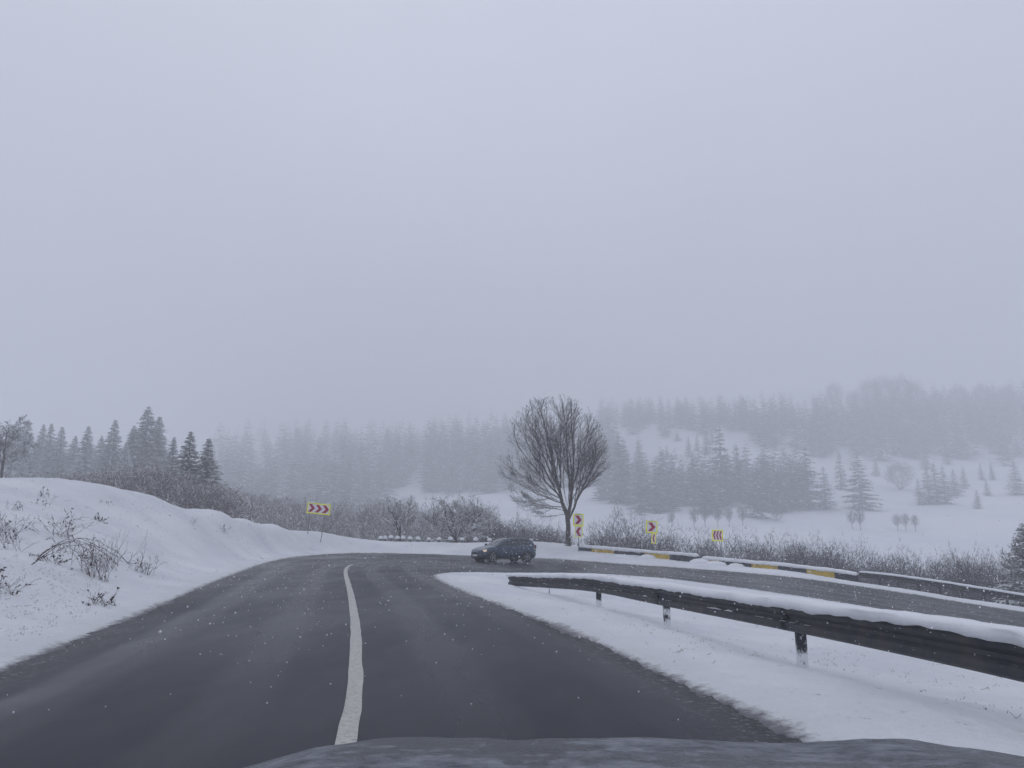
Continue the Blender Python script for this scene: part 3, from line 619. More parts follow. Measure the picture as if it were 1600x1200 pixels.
# bare trees right of the two laden ones, behind the car
for i, (u, vt, Yd, lab) in enumerate([(752, 792, 80, 'grey bare tree directly behind the wide snow-laden one'), (770, 810, 82, 'thin bare tree above the front of the blue car'), (786, 818, 84, 'low bare tree behind the roof of the blue car'),
      (806, 806, 86, 'small rounded bare tree above the rear half of the blue car'), (830, 812, 86, 'pointed bare tree above the snowy marker post'), (853, 818, 84, 'bare tree left of the leafless tree trunk'), (735, 786, 84, 'bare tree rising behind the right boughs of the wide laden one'), (872, 822, 84, 'low bare tree touching the left side of the big trunk')]):
    x, y, zt = P(u, vt, Yd); e = empty('bush', (x, y, zt - 6.5), i * .9, lab, 'bush', 'bare trees in the hollow behind the car')
    mesh_obj('crown', bush[(i + 1) % 4], e, s=(1.1, 1.1, 1.3))

# thickets too dense to count (one object each)
def pack(name, srcs, places, mats):
    """many copies of a few meshes joined into one object"""
    mb = MB(); cache = {}
    for (k, x, y, z, s, sz, rz) in places:
        if k not in cache:
            me = srcs[k]; V = np.empty(len(me.vertices) * 3, np.float32); me.vertices.foreach_get('co', V); V = V.reshape(-1, 3)
            lt = np.empty(len(me.polygons), np.int32); me.polygons.foreach_get('loop_total', lt); ls = np.empty(len(me.polygons), np.int32); me.polygons.foreach_get('loop_start', ls)
            lv = np.empty(len(me.loops), np.int32); me.loops.foreach_get('vertex_index', lv); mi = np.empty(len(me.polygons), np.int32); me.polygons.foreach_get('material_index', mi)
            G = []
            for L in np.unique(lt):
                for m in np.unique(mi):
                    q = ls[(lt == L) & (mi == m)]
                    if len(q): G.append((lv[q[:, None] + np.arange(L)], m))
            cache[k] = (V, G)
        V, G = cache[k]; c, s_ = math.cos(rz), math.sin(rz); W = np.empty_like(V)
        W[:, 0] = (V[:, 0] * c - V[:, 1] * s_) * s + x; W[:, 1] = (V[:, 0] * s_ + V[:, 1] * c) * s + y; W[:, 2] = V[:, 2] * sz + z
        mb.v.append(W)
        for f, m in G: mb.f.append((f + mb.n, int(m)))
        mb.n += len(W)
    return mb.build(name, mats)
thin = [crown_mesh(200 + i, 5., 1.15, n=1500, tl=.42, tw=.02, stems=3, rmin=.03) for i in range(3)]
pl = []
rg = random.Random(77)
for _ in range(150):                                    # under the spruces beyond the left bank
    u = rg.uniform(-60, 350); Yd = rg.uniform(76, 100); x, y, _z = P(u, 780, Yd)
    vtop = 728 + max(0, (u - 250)) * .25 + rg.uniform(0, 35) + (8 if u < 150 else 0); zt = P(u, vtop, Yd)[2]; pl.append((rg.randrange(3), x, y, zt - 5.8, 1.3, 1.18, rg.uniform(0, 6)))
tag(pack('thicket', thin, pl, M_twig), 'brown frosted thicket below the spruces beyond the left snow bank', 'undergrowth', kind='stuff')
pl = []
for _ in range(170):                                    # hollow left of the laden trees
    u = rg.uniform(345, 760); Yd = rg.uniform(120, 190); vtop = (766 + 30 * math.sin(u * .013 + 1) * .4 + rg.uniform(0, 55)) if u < 560 else 782 + rg.uniform(0, 40)
    x, y, zt = P(u, vtop, Yd); pl.append((rg.randrange(3), x, y, zt - 10, 1.8, 2.0, rg.uniform(0, 6)))
tag(pack('thicket', thin, pl, M_twig), 'hazy grey thicket filling the hollow behind the left chevron sign', 'undergrowth', kind='stuff')
pl = []
for _ in range(110):                                    # filling in the ravine behind the barrier bushes
    u = rg.uniform(740, 1640); Yd = rg.uniform(76, 92); vtop = 880 + max(0, (u - 900)) * .055 + rg.uniform(0, 25)
    x, y, zt = P(u, vtop, Yd); pl.append((rg.randrange(3), x, y, zt - 6, 1.1, 1.2, rg.uniform(0, 6)))
tag(pack('thicket', [crown_mesh(230 + i, 5., 1.15, n=1500, tl=.36, tw=.018, stems=3, m=M_twig_dark, rmin=.03) for i in range(3)], pl, M_twig_dark), 'dark continuous undergrowth in the ravine behind the striped barrier', 'undergrowth', kind='stuff')

# ------------------------------------------------------------------ trees on the far hillside, each where it stands
HT = [(1058, 671, 690, 1, 'small faint conifer high on the upper snow field'), (1042, 695, 716, 2, 'small conifer on the upper snow field, left of a taller one'), (1050, 706, 745, 2, 'slim conifer standing alone mid upper snow field'),
      (1067, 724, 746, 0, 'short conifer at the lower edge of the upper snow field'), (1077, 679, 714, 2, 'left conifer of the row on the upper snow field'), (1090, 677, 706, 2, 'thin pointed conifer second in the row on the upper snow field'),
      (1105, 671, 711, 1, 'broad conifer third in the row on the upper snow field'), (1113, 671, 694, 0, 'small conifer behind the broad one of the upper row'), (1130, 664, 792, 2, 'very tall narrow spruce rising out of the middle wood'),
      (1084, 710, 775, 1, 'conifer at the top edge of the middle wood, under the upper snow field'), (1155, 694, 780, 0, 'tall spruce right of the very tall narrow one'), (999, 686, 746, 1, 'one-sided old pine alone on the slope left of the middle wood'),
      (969, 679, 786, 3, 'large dark conifer right of the leafless tree'), (952, 690, 776, 1, 'conifer behind the large dark one near the leafless tree'), (976, 684, 760, 0, 'hazy conifer at the right shoulder of the large dark one'), (941, 728, 782, 3, 'broad low conifer showing through the right twigs of the leafless tree'),
      (1264, 698, 798, 3, 'large spruce left of a smaller twin in the middle of the right slope'), (1291, 728, 796, 0, 'smaller spruce directly right of the large one on the right slope'), (1315, 704, 766, 2, 'narrow spruce between two large ones on the right slope'),
      (1346, 711, 797, 3, 'biggest single spruce on the right slope'), (1370, 718, 744, 1, 'small spruce above the right shoulder of the biggest single one'), (1437, 746, 789, 2, 'slim pointed spruce at the left of the cluster on the right slope'),
      (1453, 730, 789, 1, 'second spruce from the left in the cluster on the right slope'), (1465, 722, 788, 0, 'tallest spruce of the cluster on the right slope'), (1478, 727, 788, 0, 'spruce at the right end of the tight cluster'),
      (1493, 732, 776, 1, 'spruce just right of the tight cluster'), (1508, 728, 764, 0, 'outermost spruce right of the cluster'), (1534, 722, 751, 2, 'left small spruce of the open pair on the far right slope'), (1551, 720, 751, 2, 'right small spruce of the open pair on the far right slope'),
      (1543, 748, 776, 2, 'small spruce just below the open pair'), (1529, 764, 795, 2, 'lowest small spruce alone on the right snow field'), (1590, 720, 773, 1, 'dense spruce near the right edge of the photo'), (1591, 686, 712, 1, 'hazy spruce above the dense one near the right edge'),
      (1447, 700, 734, 3, 'wide spruce at the lower edge of the upper right wood'), (1480, 697, 726, 1, 'spruce at the lower edge of the wood, right of the wide one'), (1386, 696, 710, 0, 'small spruce just under the wood above the round bare tree'), (1398, 694, 712, 1, 'second small spruce just under the wood above the round bare tree'),
      (1212, 715, 790, 1, 'spruce at the right part of the middle wood'), (1240, 708, 795, 3, 'bulky spruce closing the middle wood on its right'), (1175, 640, 668, 1, 'faint tree on the skyline left of the upper wood'), (1100, 735, 800, 3, 'bulky spruce low in the middle wood'), (1180, 725, 795, 3, 'broad spruce in the centre of the middle wood'),
      (707, 745, 768, 0, 'left small spruce of the faint pair above the wide snow-laden tree'), (720, 743, 767, 0, 'right small spruce of the faint pair above the wide snow-laden tree'), (682, 742, 764, 1, 'faint bushy spruce at the left end of the valley snow field'), (668, 745, 765, 1, 'outermost faint spruce left of the valley snow field'), (745, 740, 764, 1, 'small faint spruce near the middle of the valley field edge'),
      (1325, 770, 1, 1, None)]
for i, q in enumerate(HT):
    if q[4] is None: continue
    u, vt, vb, k, lab = q; x, y, z = on_hill(u, vb); h = P(u, vt, y)[2] - z
    conifer('spruce_tree', (x, y, z - .3), h + .3, k, lab, group='conifers on the far hillside', lib=far_con, wide=1.15 if h > 8 else 1.35)
bt = crown_mesh(300, 5., .75, n=700, tl=.6, tw=.022, stems=6, trunk=1.6, rmin=.03, m=M_twig_dark); bt2 = crown_mesh(301, 5., 1.0, n=3600, tl=.3, tw=.02, trunk=.3, m=M_twig_dark)
trm = MB().segs([(0, 0, -.5)], [(0, 0, 3.2)], [.16], [.07], 5).mesh('trunk', M_bark)
HB = [(1407, 721, 766, 1, 1.25, 'round brown bare tree alone on the right snow field'), (1332, 797, 828, 0, .8, 'left slender bare tree of the pair below the biggest spruce'), (1345, 796, 829, 0, .8, 'right slender bare tree of the pair below the biggest spruce'),
      (1403, 803, 831, 0, .8, 'leftmost of the low bare trees standing in a row below the cluster'), (1416, 802, 832, 0, .8, 'middle of the low bare trees standing in a row below the cluster'), (1431, 804, 833, 0, .8, 'rightmost of the low bare trees standing in a row below the cluster'),
      (1215, 788, 816, 1, 1., 'low rounded bare bush right of the middle wood'), (1161, 790, 823, 0, .9, 'bare tree on a thin trunk below the middle wood'), (1190, 786, 812, 0, .9, 'thin bare tree at the lower right rim of the middle wood'),
      (1050, 800, 826, 0, .8, 'thin bare tree at the lower left rim of the middle wood'), (1085, 792, 827, 0, .7, 'straight thin bare tree in front of the middle wood'), (1000, 790, 812, 0, .8, 'small bare tree on the slope between large conifer and middle wood'),
      (1102, 790, 826, 0, .7, 'straight thin bare tree just left of the very tall spruce'), (1122, 792, 826, 0, .7, 'straight thin bare tree below the very tall spruce'), (1140, 792, 825, 0, .7, 'straight thin bare tree right of the very tall spruce base')]
for i, (u, vt, vb, k, wd, lab) in enumerate(HB):
    x, y, z = on_hill(u, vb); h = P(u, vt, y)[2] - z
    e = empty('bare_tree', (x, y, z), i * 1.3, lab, 'tree', 'bare trees on the far hillside')
    if k: mesh_obj('crown', bt2, e, s=(h / 5.4 * wd, h / 5.4 * wd, h / 5.))
    else: mesh_obj('crown', bt, e, s=(h / 5 * wd, h / 5 * wd, h / 5.)); mesh_obj('trunk', trm, e, s=(h / 8, h / 8, h / 8))
# woods that read as one mass
fm = [conifer_meshes(80 + i, nm=M_needle_far, H=10., base_r=r_, whorls=13, per=6, twigs=2, snow=.25, droop=.3, ragged=.4)[0] for i, r_ in enumerate([2.8, 3.4, 2.4])]
def wood(n, region, hs, seed):
    rg = random.Random(seed); pl = []
    for _ in range(n * 6):
        if len(pl) >= n: break
        u, v, ok = region(rg)
        if not ok: continue
        x, y, z = on_hill(u, v); h = rg.uniform(*hs); pl.append((rg.randrange(3), x + rg.uniform(-3, 3), y + rg.uniform(-3, 3), z - .5, h / 10 * rg.uniform(.9, 1.3), h / 10, rg.uniform(0, 6)))
    return pl
def reg_mid(rg):
    u = rg.uniform(985, 1250); v = rg.uniform(752, 808); return u, v, v < 803 + 8 * math.sin(u * .07) and v > 760 + 8 * math.sin(u * .09) + abs(u - 1110) * -.0 + (18 if u < 1010 else 0)
tag(pack('wood', fm, wood(120, reg_mid, (14, 23), 1), [M_needle_far, M_cap]), 'dense dark wood in the middle of the facing slope below the upper snow field', 'wood', kind='stuff')
def reg_up(rg):
    u = rg.uniform(1165, 1700); lim = 715 - 8 * math.sin(u * .03) - (25 if u < 1230 else 0) - (14 if 1370 < u < 1440 else 0) + 13 * math.sin(u * .085) + 8 * math.sin(u * .23); v = rg.uniform(632, lim); return u, v, v > 660 - (u - 1165) * .06
tag(pack('wood', fm, wood(430, reg_up, (15, 25), 2), [M_needle_far, M_cap]), 'hazy wood covering the top of the right-hand hill', 'wood', kind='stuff')
def reg_top(rg):
    u = rg.uniform(940, 1170); v = rg.uniform(652, 674 + 9 * math.sin(u * .11)); return u, v, True
tag(pack('wood', fm, wood(120, reg_top, (14, 22), 3), [M_needle_far, M_cap]), 'faint wood along the hill crest above the upper snow field', 'wood', kind='stuff')
def reg_left(rg):
    u = rg.uniform(340, 960); v = rg.uniform(690, 812 if u < 600 else 772); return u, v, v < 815 - max(0, u - 520) * .35 if u < 640 else v < 778 - (u - 640) * .06
tag(pack('wood', fm, wood(560, reg_left, (14, 29), 4), [M_needle_far, M_cap]), 'very faint wood on the left part of the facing hill', 'wood', kind='stuff')
def reg_edge(rg):
    u = rg.uniform(920, 1000); v = rg.uniform(730, 775); return u, v, True
tag(pack('wood', fm, wood(22, reg_edge, (14, 24), 5), [M_needle_far, M_cap]), 'clump of hazy conifers right of the leafless tree', 'wood', kind='stuff')
# tall broadleaf crowns humping over the top of the right-hand wood
for i, (u, vt, vb, wd, lab) in enumerate([(1305, 597, 640, 1.2, 'round-crowned tree alone on the skyline left of the tallest group'), (1362, 590, 645, 1.3, 'left half of the tallest tree group on the skyline'), (1385, 586, 645, 1.2, 'middle of the tallest tree group on the skyline'),
      (1412, 585, 645, 1.2, 'right side of the tallest tree group on the skyline'), (1432, 594, 645, 1.0, 'outer right tree of the tallest group on the skyline'), (1500, 600, 645, 1.3, 'rounded skyline tree right of the tallest group'), (1537, 597, 645, 1.0, 'narrow skyline tree between two rounded ones'), (1575, 601, 645, 1.4, 'wide rounded skyline tree near the right edge'), (1335, 610, 648, 1.2, 'lower skyline tree bridging the lone one and the tallest group'), (1465, 610, 648, 1.2, 'lower skyline tree right of the tallest group')]):
    x, y, z = on_hill(u, vb); h = P(u, vt, y)[2] - z
    e = empty('bare_tree', (x, y, z), i, lab, 'tree', 'tall trees on the right-hand skyline')
    mesh_obj('crown', bt2, e, s=(h / 5.6 * wd * .7, h / 5.6 * wd * .7, h / 5.))

# ------------------------------------------------------------------ guardrails
W_PROF = [(.01, .155), (.04, .130), (.05, .095), (.045, .06), (.006, .02), (.006, -.02), (.045, -.06), (.05, -.095), (.04, -.130), (.01, -.155)]
def resample(p, st):
    p = np.array(p, float); o = []
    for a, b_ in zip(p[:-1], p[1:]):
        n = max(1, int(round(np.linalg.norm(b_ - a) / st))); o += [a + (b_ - a) * k / n for k in range(n)]
    return np.array(o + [p[-1]])
def smooth3(p, it=2):
    p = np.array(p, float)
    for _ in range(it):
        q = [p[0]]
        for a, b_ in zip(p[:-1], p[1:]): q += [a * .75 + b_ * .25, a * .25 + b_ * .75]
        p = np.array(q + [p[-1]])
    return p
def sweep(path, prof, m=0, mb=None, closed=False, scale=None):
    """profile points (side, up) swept along a path"""
    p = np.array(path, float); tn = np.gradient(p, axis=0); tn[:, 2] = 0; tn /= np.linalg.norm(tn, axis=1)[:, None]; sd = np.stack([-tn[:, 1], tn[:, 0], 0 * tn[:, 0]], 1)
    n = len(p); pr = np.array(prof, float)
    if pr.ndim == 2: pr = np.repeat(pr[None], n, 0)
    k = pr.shape[1]; V = p[:, None] + sd[:, None] * pr[:, :, :1] + np.array([0, 0, 1.]) * pr[:, :, 1:2]
    i = np.arange(n - 1)[:, None] * k; fs = [np.concatenate([i + j, i + (j + 1) % k, i + k + (j + 1) % k, i + k + j], 1) for j in range(k if closed else k - 1)]
    mb = mb or MB(); mb.add(V.reshape(-1, 3), np.concatenate(fs), m)
    if closed: mb.f.append((np.array([list(range(mb.n - k, mb.n))]), m)); mb.f.append((np.array([list(range(mb.n - n * k, mb.n - n * k + k))[::-1]]), m))
    return mb
def cap_mesh(path, wid, hgt, seed, lift=0., drop=.0):
    p = resample(path, .06 if wid < .3 and hgt > .1 else .12); s_ = np.concatenate([[0], np.cumsum(np.linalg.norm(np.diff(p, axis=0), axis=1))]); n = len(p)
    k = 11; th = np.linspace(0, math.pi, k); pr = np.empty((n, k + 1, 2))
    hv = hgt * (1 + .13 * fbm(s_ * 1.2, s_ * 0 + seed, seed, 3)); hv *= np.clip(np.minimum(s_ + .04, s_[-1] - s_ + .04) / .14, .25, 1) ** .5
    for j, a in enumerate(th):
        ww = wid * (1 + .16 * fbm(s_ * 3.1, s_ * 0 + j * .9, seed + 3, 3)); pr[:, j, 0] = np.cos(a) * ww; pr[:, j, 1] = np.sin(a) ** .7 * hv * (1 + .06 * fbm(s_ * 6, s_ * 0 + j * .7, seed + 6, 2)) + lift
    dr = drop * (.5 + .5 * np.clip(fbm(s_ * 2.2, s_ * 0 + 3.3, seed + 9, 4), -1, 1)) + drop * .5 * np.abs(vnoise(s_ * 14, s_ * 0, seed + 12))
    pr[:, 0, 1] -= dr; pr[:, -2, 1] -= dr; pr[:, -1, 0] = 0; pr[:, -1, 1] = lift - .01
    return sweep(p, pr, closed=True)
ctl = [(4.25, -8, .40), (4.15, 0, .42), (3.95, 3.0, .42), (3.75, 5.9, .405), (3.37, 9.6, .315), (2.63, 14, .225), (1.88, 18, .195), (.98, 22, .0), (-.08, 25.2, -.145)]
ctl = [(x, y, z + (.0)) for x, y, z in ctl]
gr = empty('guardrail', (3.37, 9.6, -.3), 0, 'near dark steel guardrail with a thick roll of snow along its top', 'guardrail')
def to_local(path, e): return [np.array(q) - np.array(e.location) for q in path]
pth = smooth3(ctl, 2)
def sub_path(path, y0, y1, ax=1):
    p = resample(path, .12); return p[(p[:, ax] >= y0) & (p[:, ax] <= y1)]
cuts = [-8, -2.7, 1.4, 5.4, 9.75, 14.15, 18.15, 22.15, 25.3]
for a, b_ in zip(cuts[:-1], cuts[1:]):
    sp = sub_path(pth, a - .15, b_ + .02); mb = sweep(to_local(sp, gr), [(q[0] + .0, q[1]) for q in W_PROF]); 
    sweep(to_local(sp, gr), [(q[0] - .006, q[1]) for q in W_PROF][::-1], mb=mb); mb.build('rail', M_steel, gr, smooth=False)
cap_mesh([q + np.array([-.02, 0, .15]) for q in to_local(sub_path(pth, -8, 25.25), gr)], .11, .09, 5, drop=.04).build('snow_cap', M_cap, gr, smooth=True)
# snow lodged on the lower fold
mbs = MB(); rg = random.Random(8); pp = sub_path(pth, 8.3, 24)
for _ in range(26):
    i = rg.randrange(len(pp) - 6); L = rg.choice([0, 0, 0, 0, 1, 1, 3]); seg = pp[i:i + L + 2]; 
    if rg.random() < .5 and pp[i][1] > 10.5: seg = seg[:2]
    k = len(seg); pr = np.zeros((k, 5, 2)); hh = np.sin(np.linspace(.15, math.pi - .15, k)) * .018 * rg.uniform(.5, 1.5)
    for j, (a, b_) in enumerate([(.035, 0), (.055, .3), (.045, 1), (.02, 1.1), (.0, .2)]): pr[:, j, 0] = a + .004; pr[:, j, 1] = -.045 + hh * b_
    sweep(to_local(seg, gr), pr, mb=mbs, closed=True)
mbs.build('snow_clumps', M_cap, gr, smooth=True)['kind'] = 'stuff'
for (x, y) in [(4.2, -7), (4.17, -2.8), (4.05, 1.2), (3.83, 5.25), (3.37, 9.6), (2.63, 14), (1.88, 18), (.98, 22)]:
    zr = float(np.interp(y, pth[:, 1], pth[:, 2])); zg = ground_z(x, y) - .15; ov = .05; big = y < 21
    wd = .115 if big else .03
    mb = MB(); x_ = x - gr.location.x + .085; y_ = y - gr.location.y; z0, z1 = zg - gr.location.z, zr + .10 - gr.location.z
    if big:
        mb.box((x_, y_ - .028, (z0 + z1) / 2), (wd, .008, z1 - z0)); mb.box((x_ - wd / 2 + .004, y_ + .005, (z0 + z1) / 2), (.008, .058, z1 - z0)); mb.box((x_ + wd / 2 - .004, y_ + .005, (z0 + z1) / 2), (.008, .058, z1 - z0)); 
    else: mb.box((x_ - .03, y_, (z0 + z1) / 2), (wd, .03, z1 - z0))
    mb.build('post', M_post, gr)
    MB().cyl((x_ - .16, y_, zr - gr.location.z), (x_ - .13, y_, zr - gr.location.z), .018, .018, 6).build('bolt', M_steel, gr)

# far guardrail, right of the striped barrier
RU, RV, RY = [1343, 1400, 1450, 1500, 1600, 1760, 1950], [898, 904, 911, 918.5, 935, 964, 1000], [44.2, 43, 42, 41, 39, 36, 33]
rt = [P(*q) for q in zip(RU, RV, RY)]
fg = empty('guardrail', tuple(rt[0]), 0, 'distant grey guardrail with thin snow running downhill to the right edge', 'guardrail')
rp = smooth3(rt, 2); lp = np.array(to_local(rp, fg))
sw = sweep(lp, [(-q[0], q[1] * 1.0) for q in W_PROF]); sweep(lp, [(-q[0] + .006, q[1]) for q in W_PROF][::-1], mb=sw); sw.build('rail', M_steel, fg)
cap_mesh([q + np.array([0, 0, .15]) for q in lp], .10, .09, 15, drop=.02).build('snow_cap', M_cap, fg, smooth=True)
for u in [1345, 1375, 1404, 1436, 1469, 1503, 1538, 1575, 1612, 1660, 1710, 1760]:
    Yd = np.interp(u, RU, RY); v = np.interp(u, RU, RV); x, y, z = P(u, v, Yd)
    zg = ground_z(x, y) - .1; L = fg.location
    MB().box((x - L.x, y - L.y + .1, (zg + z + .1) / 2 - L.z), (.09, .07, z + .1 - zg)).build('post', M_steel, fg)

# ------------------------------------------------------------------ striped concrete barriers
def barrier(pts, pattern, name_label, seed):
    p = [np.array(P(u, v, Yd)) for u, v, Yd in pts]; us = [q[0] for q in pts]
    e = empty('concrete_barrier', tuple(p[0]), 0, name_label, 'barrier'); L = np.array(e.location)
    def at(u): return np.array([np.interp(u, us, [q[k] for q in p]) for k in range(3)])
    prof = [(-.13, 0), (.13, 0), (.11, -.28), (.16, -.6), (-.16, -.6), (-.11, -.28)]
    for u0, u1, c in pattern:
        n = 4; seg = [at(u0 + (u1 - u0) * k / n) - L for k in range(n + 1)]
        sweep(seg, prof, closed=True).build('block', {'y': M_cy, 'k': M_ck, 'g': M_conc}[c], e)
    cap_mesh([at(pattern[0][0] + (pattern[-1][1] - pattern[0][0]) * k / 16) - L + np.array([0, 0, -.01]) for k in range(17)], .19, .17, seed, drop=.05).build('snow_cap', M_cap, e, smooth=True)
    return e
barrier([(905, 854, 55.5), (1000, 862, 53), (1092, 869, 50.4)], [(905, 926, 'k'), (926.4, 961, 'y'), (961.4, 1009, 'k'), (1009.4, 1048, 'y'), (1048.4, 1091, 'k')], 'left striped yellow and black concrete barrier by the leafless tree, partly buried in snow', 3)
barrier([(1094, 872.5, 50.2), (1240, 885, 47), (1342, 898, 44.3)], [(1098, 1129, 'y'), (1129.4, 1177, 'k'), (1177.4, 1217, 'y'), (1217.4, 1262, 'k'), (1262.4, 1306, 'y'), (1306.4, 1340, 'k')], 'right striped yellow and black concrete barrier ending at the distant guardrail', 7)
# drifted lumps of snow against the barriers
for u, v, Yd, r, lab in [(972, 873, 52.5, .3, 'drifted snow heap against the left barrier, nearest the tree'), (1012, 873, 52.3, .32, 'small snow heap against the middle of the left barrier'), (1094, 879, 49.9, .42, 'snow heap filling the gap between the two striped barriers'), (1118, 884, 49, .38, 'snow heap just right of the gap between the barriers'), (1150, 886, 48.6, .3, 'small snow lump in front of the right barrier')]:
    x, y, _ = P(u, v, Yd); zg = ground_z(x, y); mb = MB(); n, k = 14, 7
    V = [(math.cos(2 * math.pi * i / n) * r * 1.9 * math.cos(j / (k - 1) * math.pi / 2), math.sin(2 * math.pi * i / n) * r * math.cos(j / (k - 1) * math.pi / 2), r * .75 * math.sin(j / (k - 1) * math.pi / 2) * (1 + .15 * math.sin(i * 2.3 + j))) for j in range(k) for i in range(n)]
    f = [(j * n + i, j * n + (i + 1) % n, (j + 1) * n + (i + 1) % n, (j + 1) * n + i) for j in range(k - 1) for i in range(n)]
    o = mb.add(V, f).build('snow_heap', M_cap, smooth=True); o.location = (x, y, zg - .06); tag(o, lab, 'snow heap', 'snow heaps along the barriers')

# ------------------------------------------------------------------ bollards with snow hats
hat_me = None
def lathe(prof, n=12, sx=1, sy=1):
    V = [(math.cos(2 * math.pi * i / n) * r * sx, math.sin(2 * math.pi * i / n) * r * sy, z) for r, z in prof for i in range(n)]
    f = [(j * n + i, j * n + (i + 1) % n, (j + 1) * n + (i + 1) % n, (j + 1) * n + i) for j in range(len(prof) - 1) for i in range(n)]
    return MB().add(V, f)
b_me = MB().box((0, 0, .18), (.34, .28, .75), taper=.88).mesh('body', M_conc)
h_me = lathe([(.02, -.0), (.22, 0), (.27, .05), (.26, .13), (.2, .2), (.1, .25), (.001, .26)]).mesh('snow_hat', M_cap, True)
BO = [(595, 840), (602, 840), (611, 839), (621, 840), (630, 840), (641, 840.5), (653, 841), (670, 842), (686, 841.5), (704, 841.5), (722, 842), (743, 842.5), (765, 843)]
nth = ['first from the left in the bollard row', 'second from the left in the bollard row', 'third from the left in the bollard row', 'fourth from the left, under the smaller laden tree', 'fifth from the left, below the smaller laden tree trunk', 'sixth from the left, right of the smaller laden tree',
       'seventh of the row, in the gap between the two laden trees', 'small one left of the wide laden tree', 'ninth of the row, under the left boughs of the wide tree', 'tenth of the row, beside the stem of the wide tree', 'third from the right end, right of the wide tree stem', 'second from the right end of the row', 'last on the right, nearest the blue car']
for i, (u, vt) in enumerate(BO):
    x, y, zt = P(u, vt, 63.5); e = empty('bollard', (x, y, zt - .60), rnd.uniform(-.3, .3), 'snow-capped stone bollard, ' + nth[i], 'bollard', 'snow-capped bollards on the outside of the bend')
    s = .78 if i not in (1, 7) else .62
    mesh_obj('body', b_me, e, s=(s, s, .9)); mesh_obj('snow_hat', h_me, e, loc=(0, 0, .49 * 1.0), s=(s, s, .8 + .3 * rnd.random()))
# snow-covered marker post behind the car
x, y, zt = P(829.5, 844, 57); e = empty('marker_post', (x, y, zt - 1.1), 0, 'white snow-plastered marker post just behind the rear of the blue car', 'post')
MB().box((0, 0, .5), (.17, .1, 1.1), taper=.9).build('post', M_conc, e); lathe([(.02, 0), (.13, 0), (.15, .05), (.1, .14), (.001, .17)], 10).build('snow_hat', M_cap, e, smooth=True).location = (0, 0, 1.05)
MB().box((0, -.08, .62), (.2, .07, .85), taper=.8).build('snow_plaster', M_cap, e)

# ------------------------------------------------------------------ chevron signs
def chevron(cx, cz, w_, h_, th, right=True):
    s = 1 if right else -1; p = [(-w_ / 2, h_ / 2), (-w_ / 2 + th, h_ / 2), (w_ / 2, 0), (-w_ / 2 + th, -h_ / 2), (-w_ / 2, -h_ / 2), (w_ / 2 - th, 0)]
    V = [(cx + s * a, y, cz + b_) for y in (-.030, -.018) for a, b_ in p]; f = [(0, 1, 2, 5), (5, 2, 3, 4)]
    if s < 0: f = [q[::-1] for q in f]
    return MB().add(V, f + [(i, i + 6, (i + 1) % 6 + 6, (i + 1) % 6) for i in range(6)])
def board(parent, c, w_, h_, n, right, tilt=0, yaw=0, nm='board', frame=.075):
    b_ = empty('sign_board', c) if False else None
    M = Matrix.Rotation(yaw, 3, 'Z') @ Matrix.Rotation(tilt, 3, 'Y')
    def xf(o): o.parent = parent; o.location = c; o.rotation_euler = M.to_euler()
    plate = MB().box((0, 0, 0), (w_, .02, h_)).build('sign_plate', M_yel); xf(plate)
    pn = MB().box((0, -.013, 0), (w_ - 2 * frame, .008, h_ - 2 * frame)).build('white_panel', M_white, plate)
    iw = w_ - 2 * frame; cw = iw / n
    for i in range(n):
        chevron(-iw / 2 + cw * (i + .5), 0, cw * (.95 if n > 1 else .8), (h_ - 2 * frame) * (.9 if n > 1 else .86), cw * (.46 if n > 1 else .4), right).build('chevron', M_red, plate)
    return plate
# left sign: wide board, three arrows to the right, leaning with its two thin posts
x, y, z = P(498, 795, 54.5); sg = empty('chevron_sign', (x, y, z), 0, 'wide yellow sign with three red arrows pointing right, on the left snow bank', 'road sign')
board(sg, (0, 0, 0), 1.66, .74, 3, True, tilt=R(6), yaw=R(-3))
for (u0, v0, u1, v1) in [(484, 801, 480.5, 836), (508, 805, 501, 841)]:
    a = np.array(P(u0, v0, 54.56)) - np.array((x, y, z)); b_ = np.array(P(u1, v1, 54.5)) - np.array((x, y, z)); b_[2] -= .3
    MB().cyl(a, b_, .024, .024, 6).build('post', M_galv, sg)
lathe([(.02, 0), (.12, 0), (.13, .05), (.07, .11), (.001, .12)], 10, 1.6, .6).build('snow_lump', M_cap, sg, smooth=True).location = (-.45, 0, .4)
lathe([(.02, 0), (.10, 0), (.11, .03), (.07, .06), (.001, .07)], 10, 1.8, .6).build('snow_lump', M_cap, sg, smooth=True).location = (.6, 0, .30)
# double signs
def double(u, vt, Yd, up_h, lo_w, lo_h, lo_dx, lab, tilt, wid=.74):
    x, y, zt = P(u, vt, Yd); zg = ground_z(x, y); e = empty('chevron_sign', (x, y, zg), 0, lab, 'road sign')
    board(e, (0, 0, zt - zg - up_h / 2), wid, up_h, 1, True, tilt=tilt)
    board(e, (lo_dx, -.03, zt - zg - up_h - lo_h / 2 - .01), lo_w, lo_h, 1, False, tilt=tilt * .8, frame=.05 if lo_w > .4 else .05)
    MB().cyl((lo_dx * .8, .05, -.4), (0, .05, zt - zg - .05), .03, .03, 8).build('post', M_galv, e)
    lathe([(.02, 0), (.25, 0), (.26, .03), (.001, .06)], 10, 1., .35).build('snow_lump', M_cap, e, smooth=True).location = (0, 0, zt - zg); return e
double(903.5, 803, 55, .82, .56, .80, .0, 'paired yellow signs beside the leafless tree, arrow right above arrow left', R(2))
double(1018, 814, 53, .80, .30, .70, .10, 'middle paired yellow sign, arrow right over a narrow turned board, behind the left barrier', R(4), wid=.78)
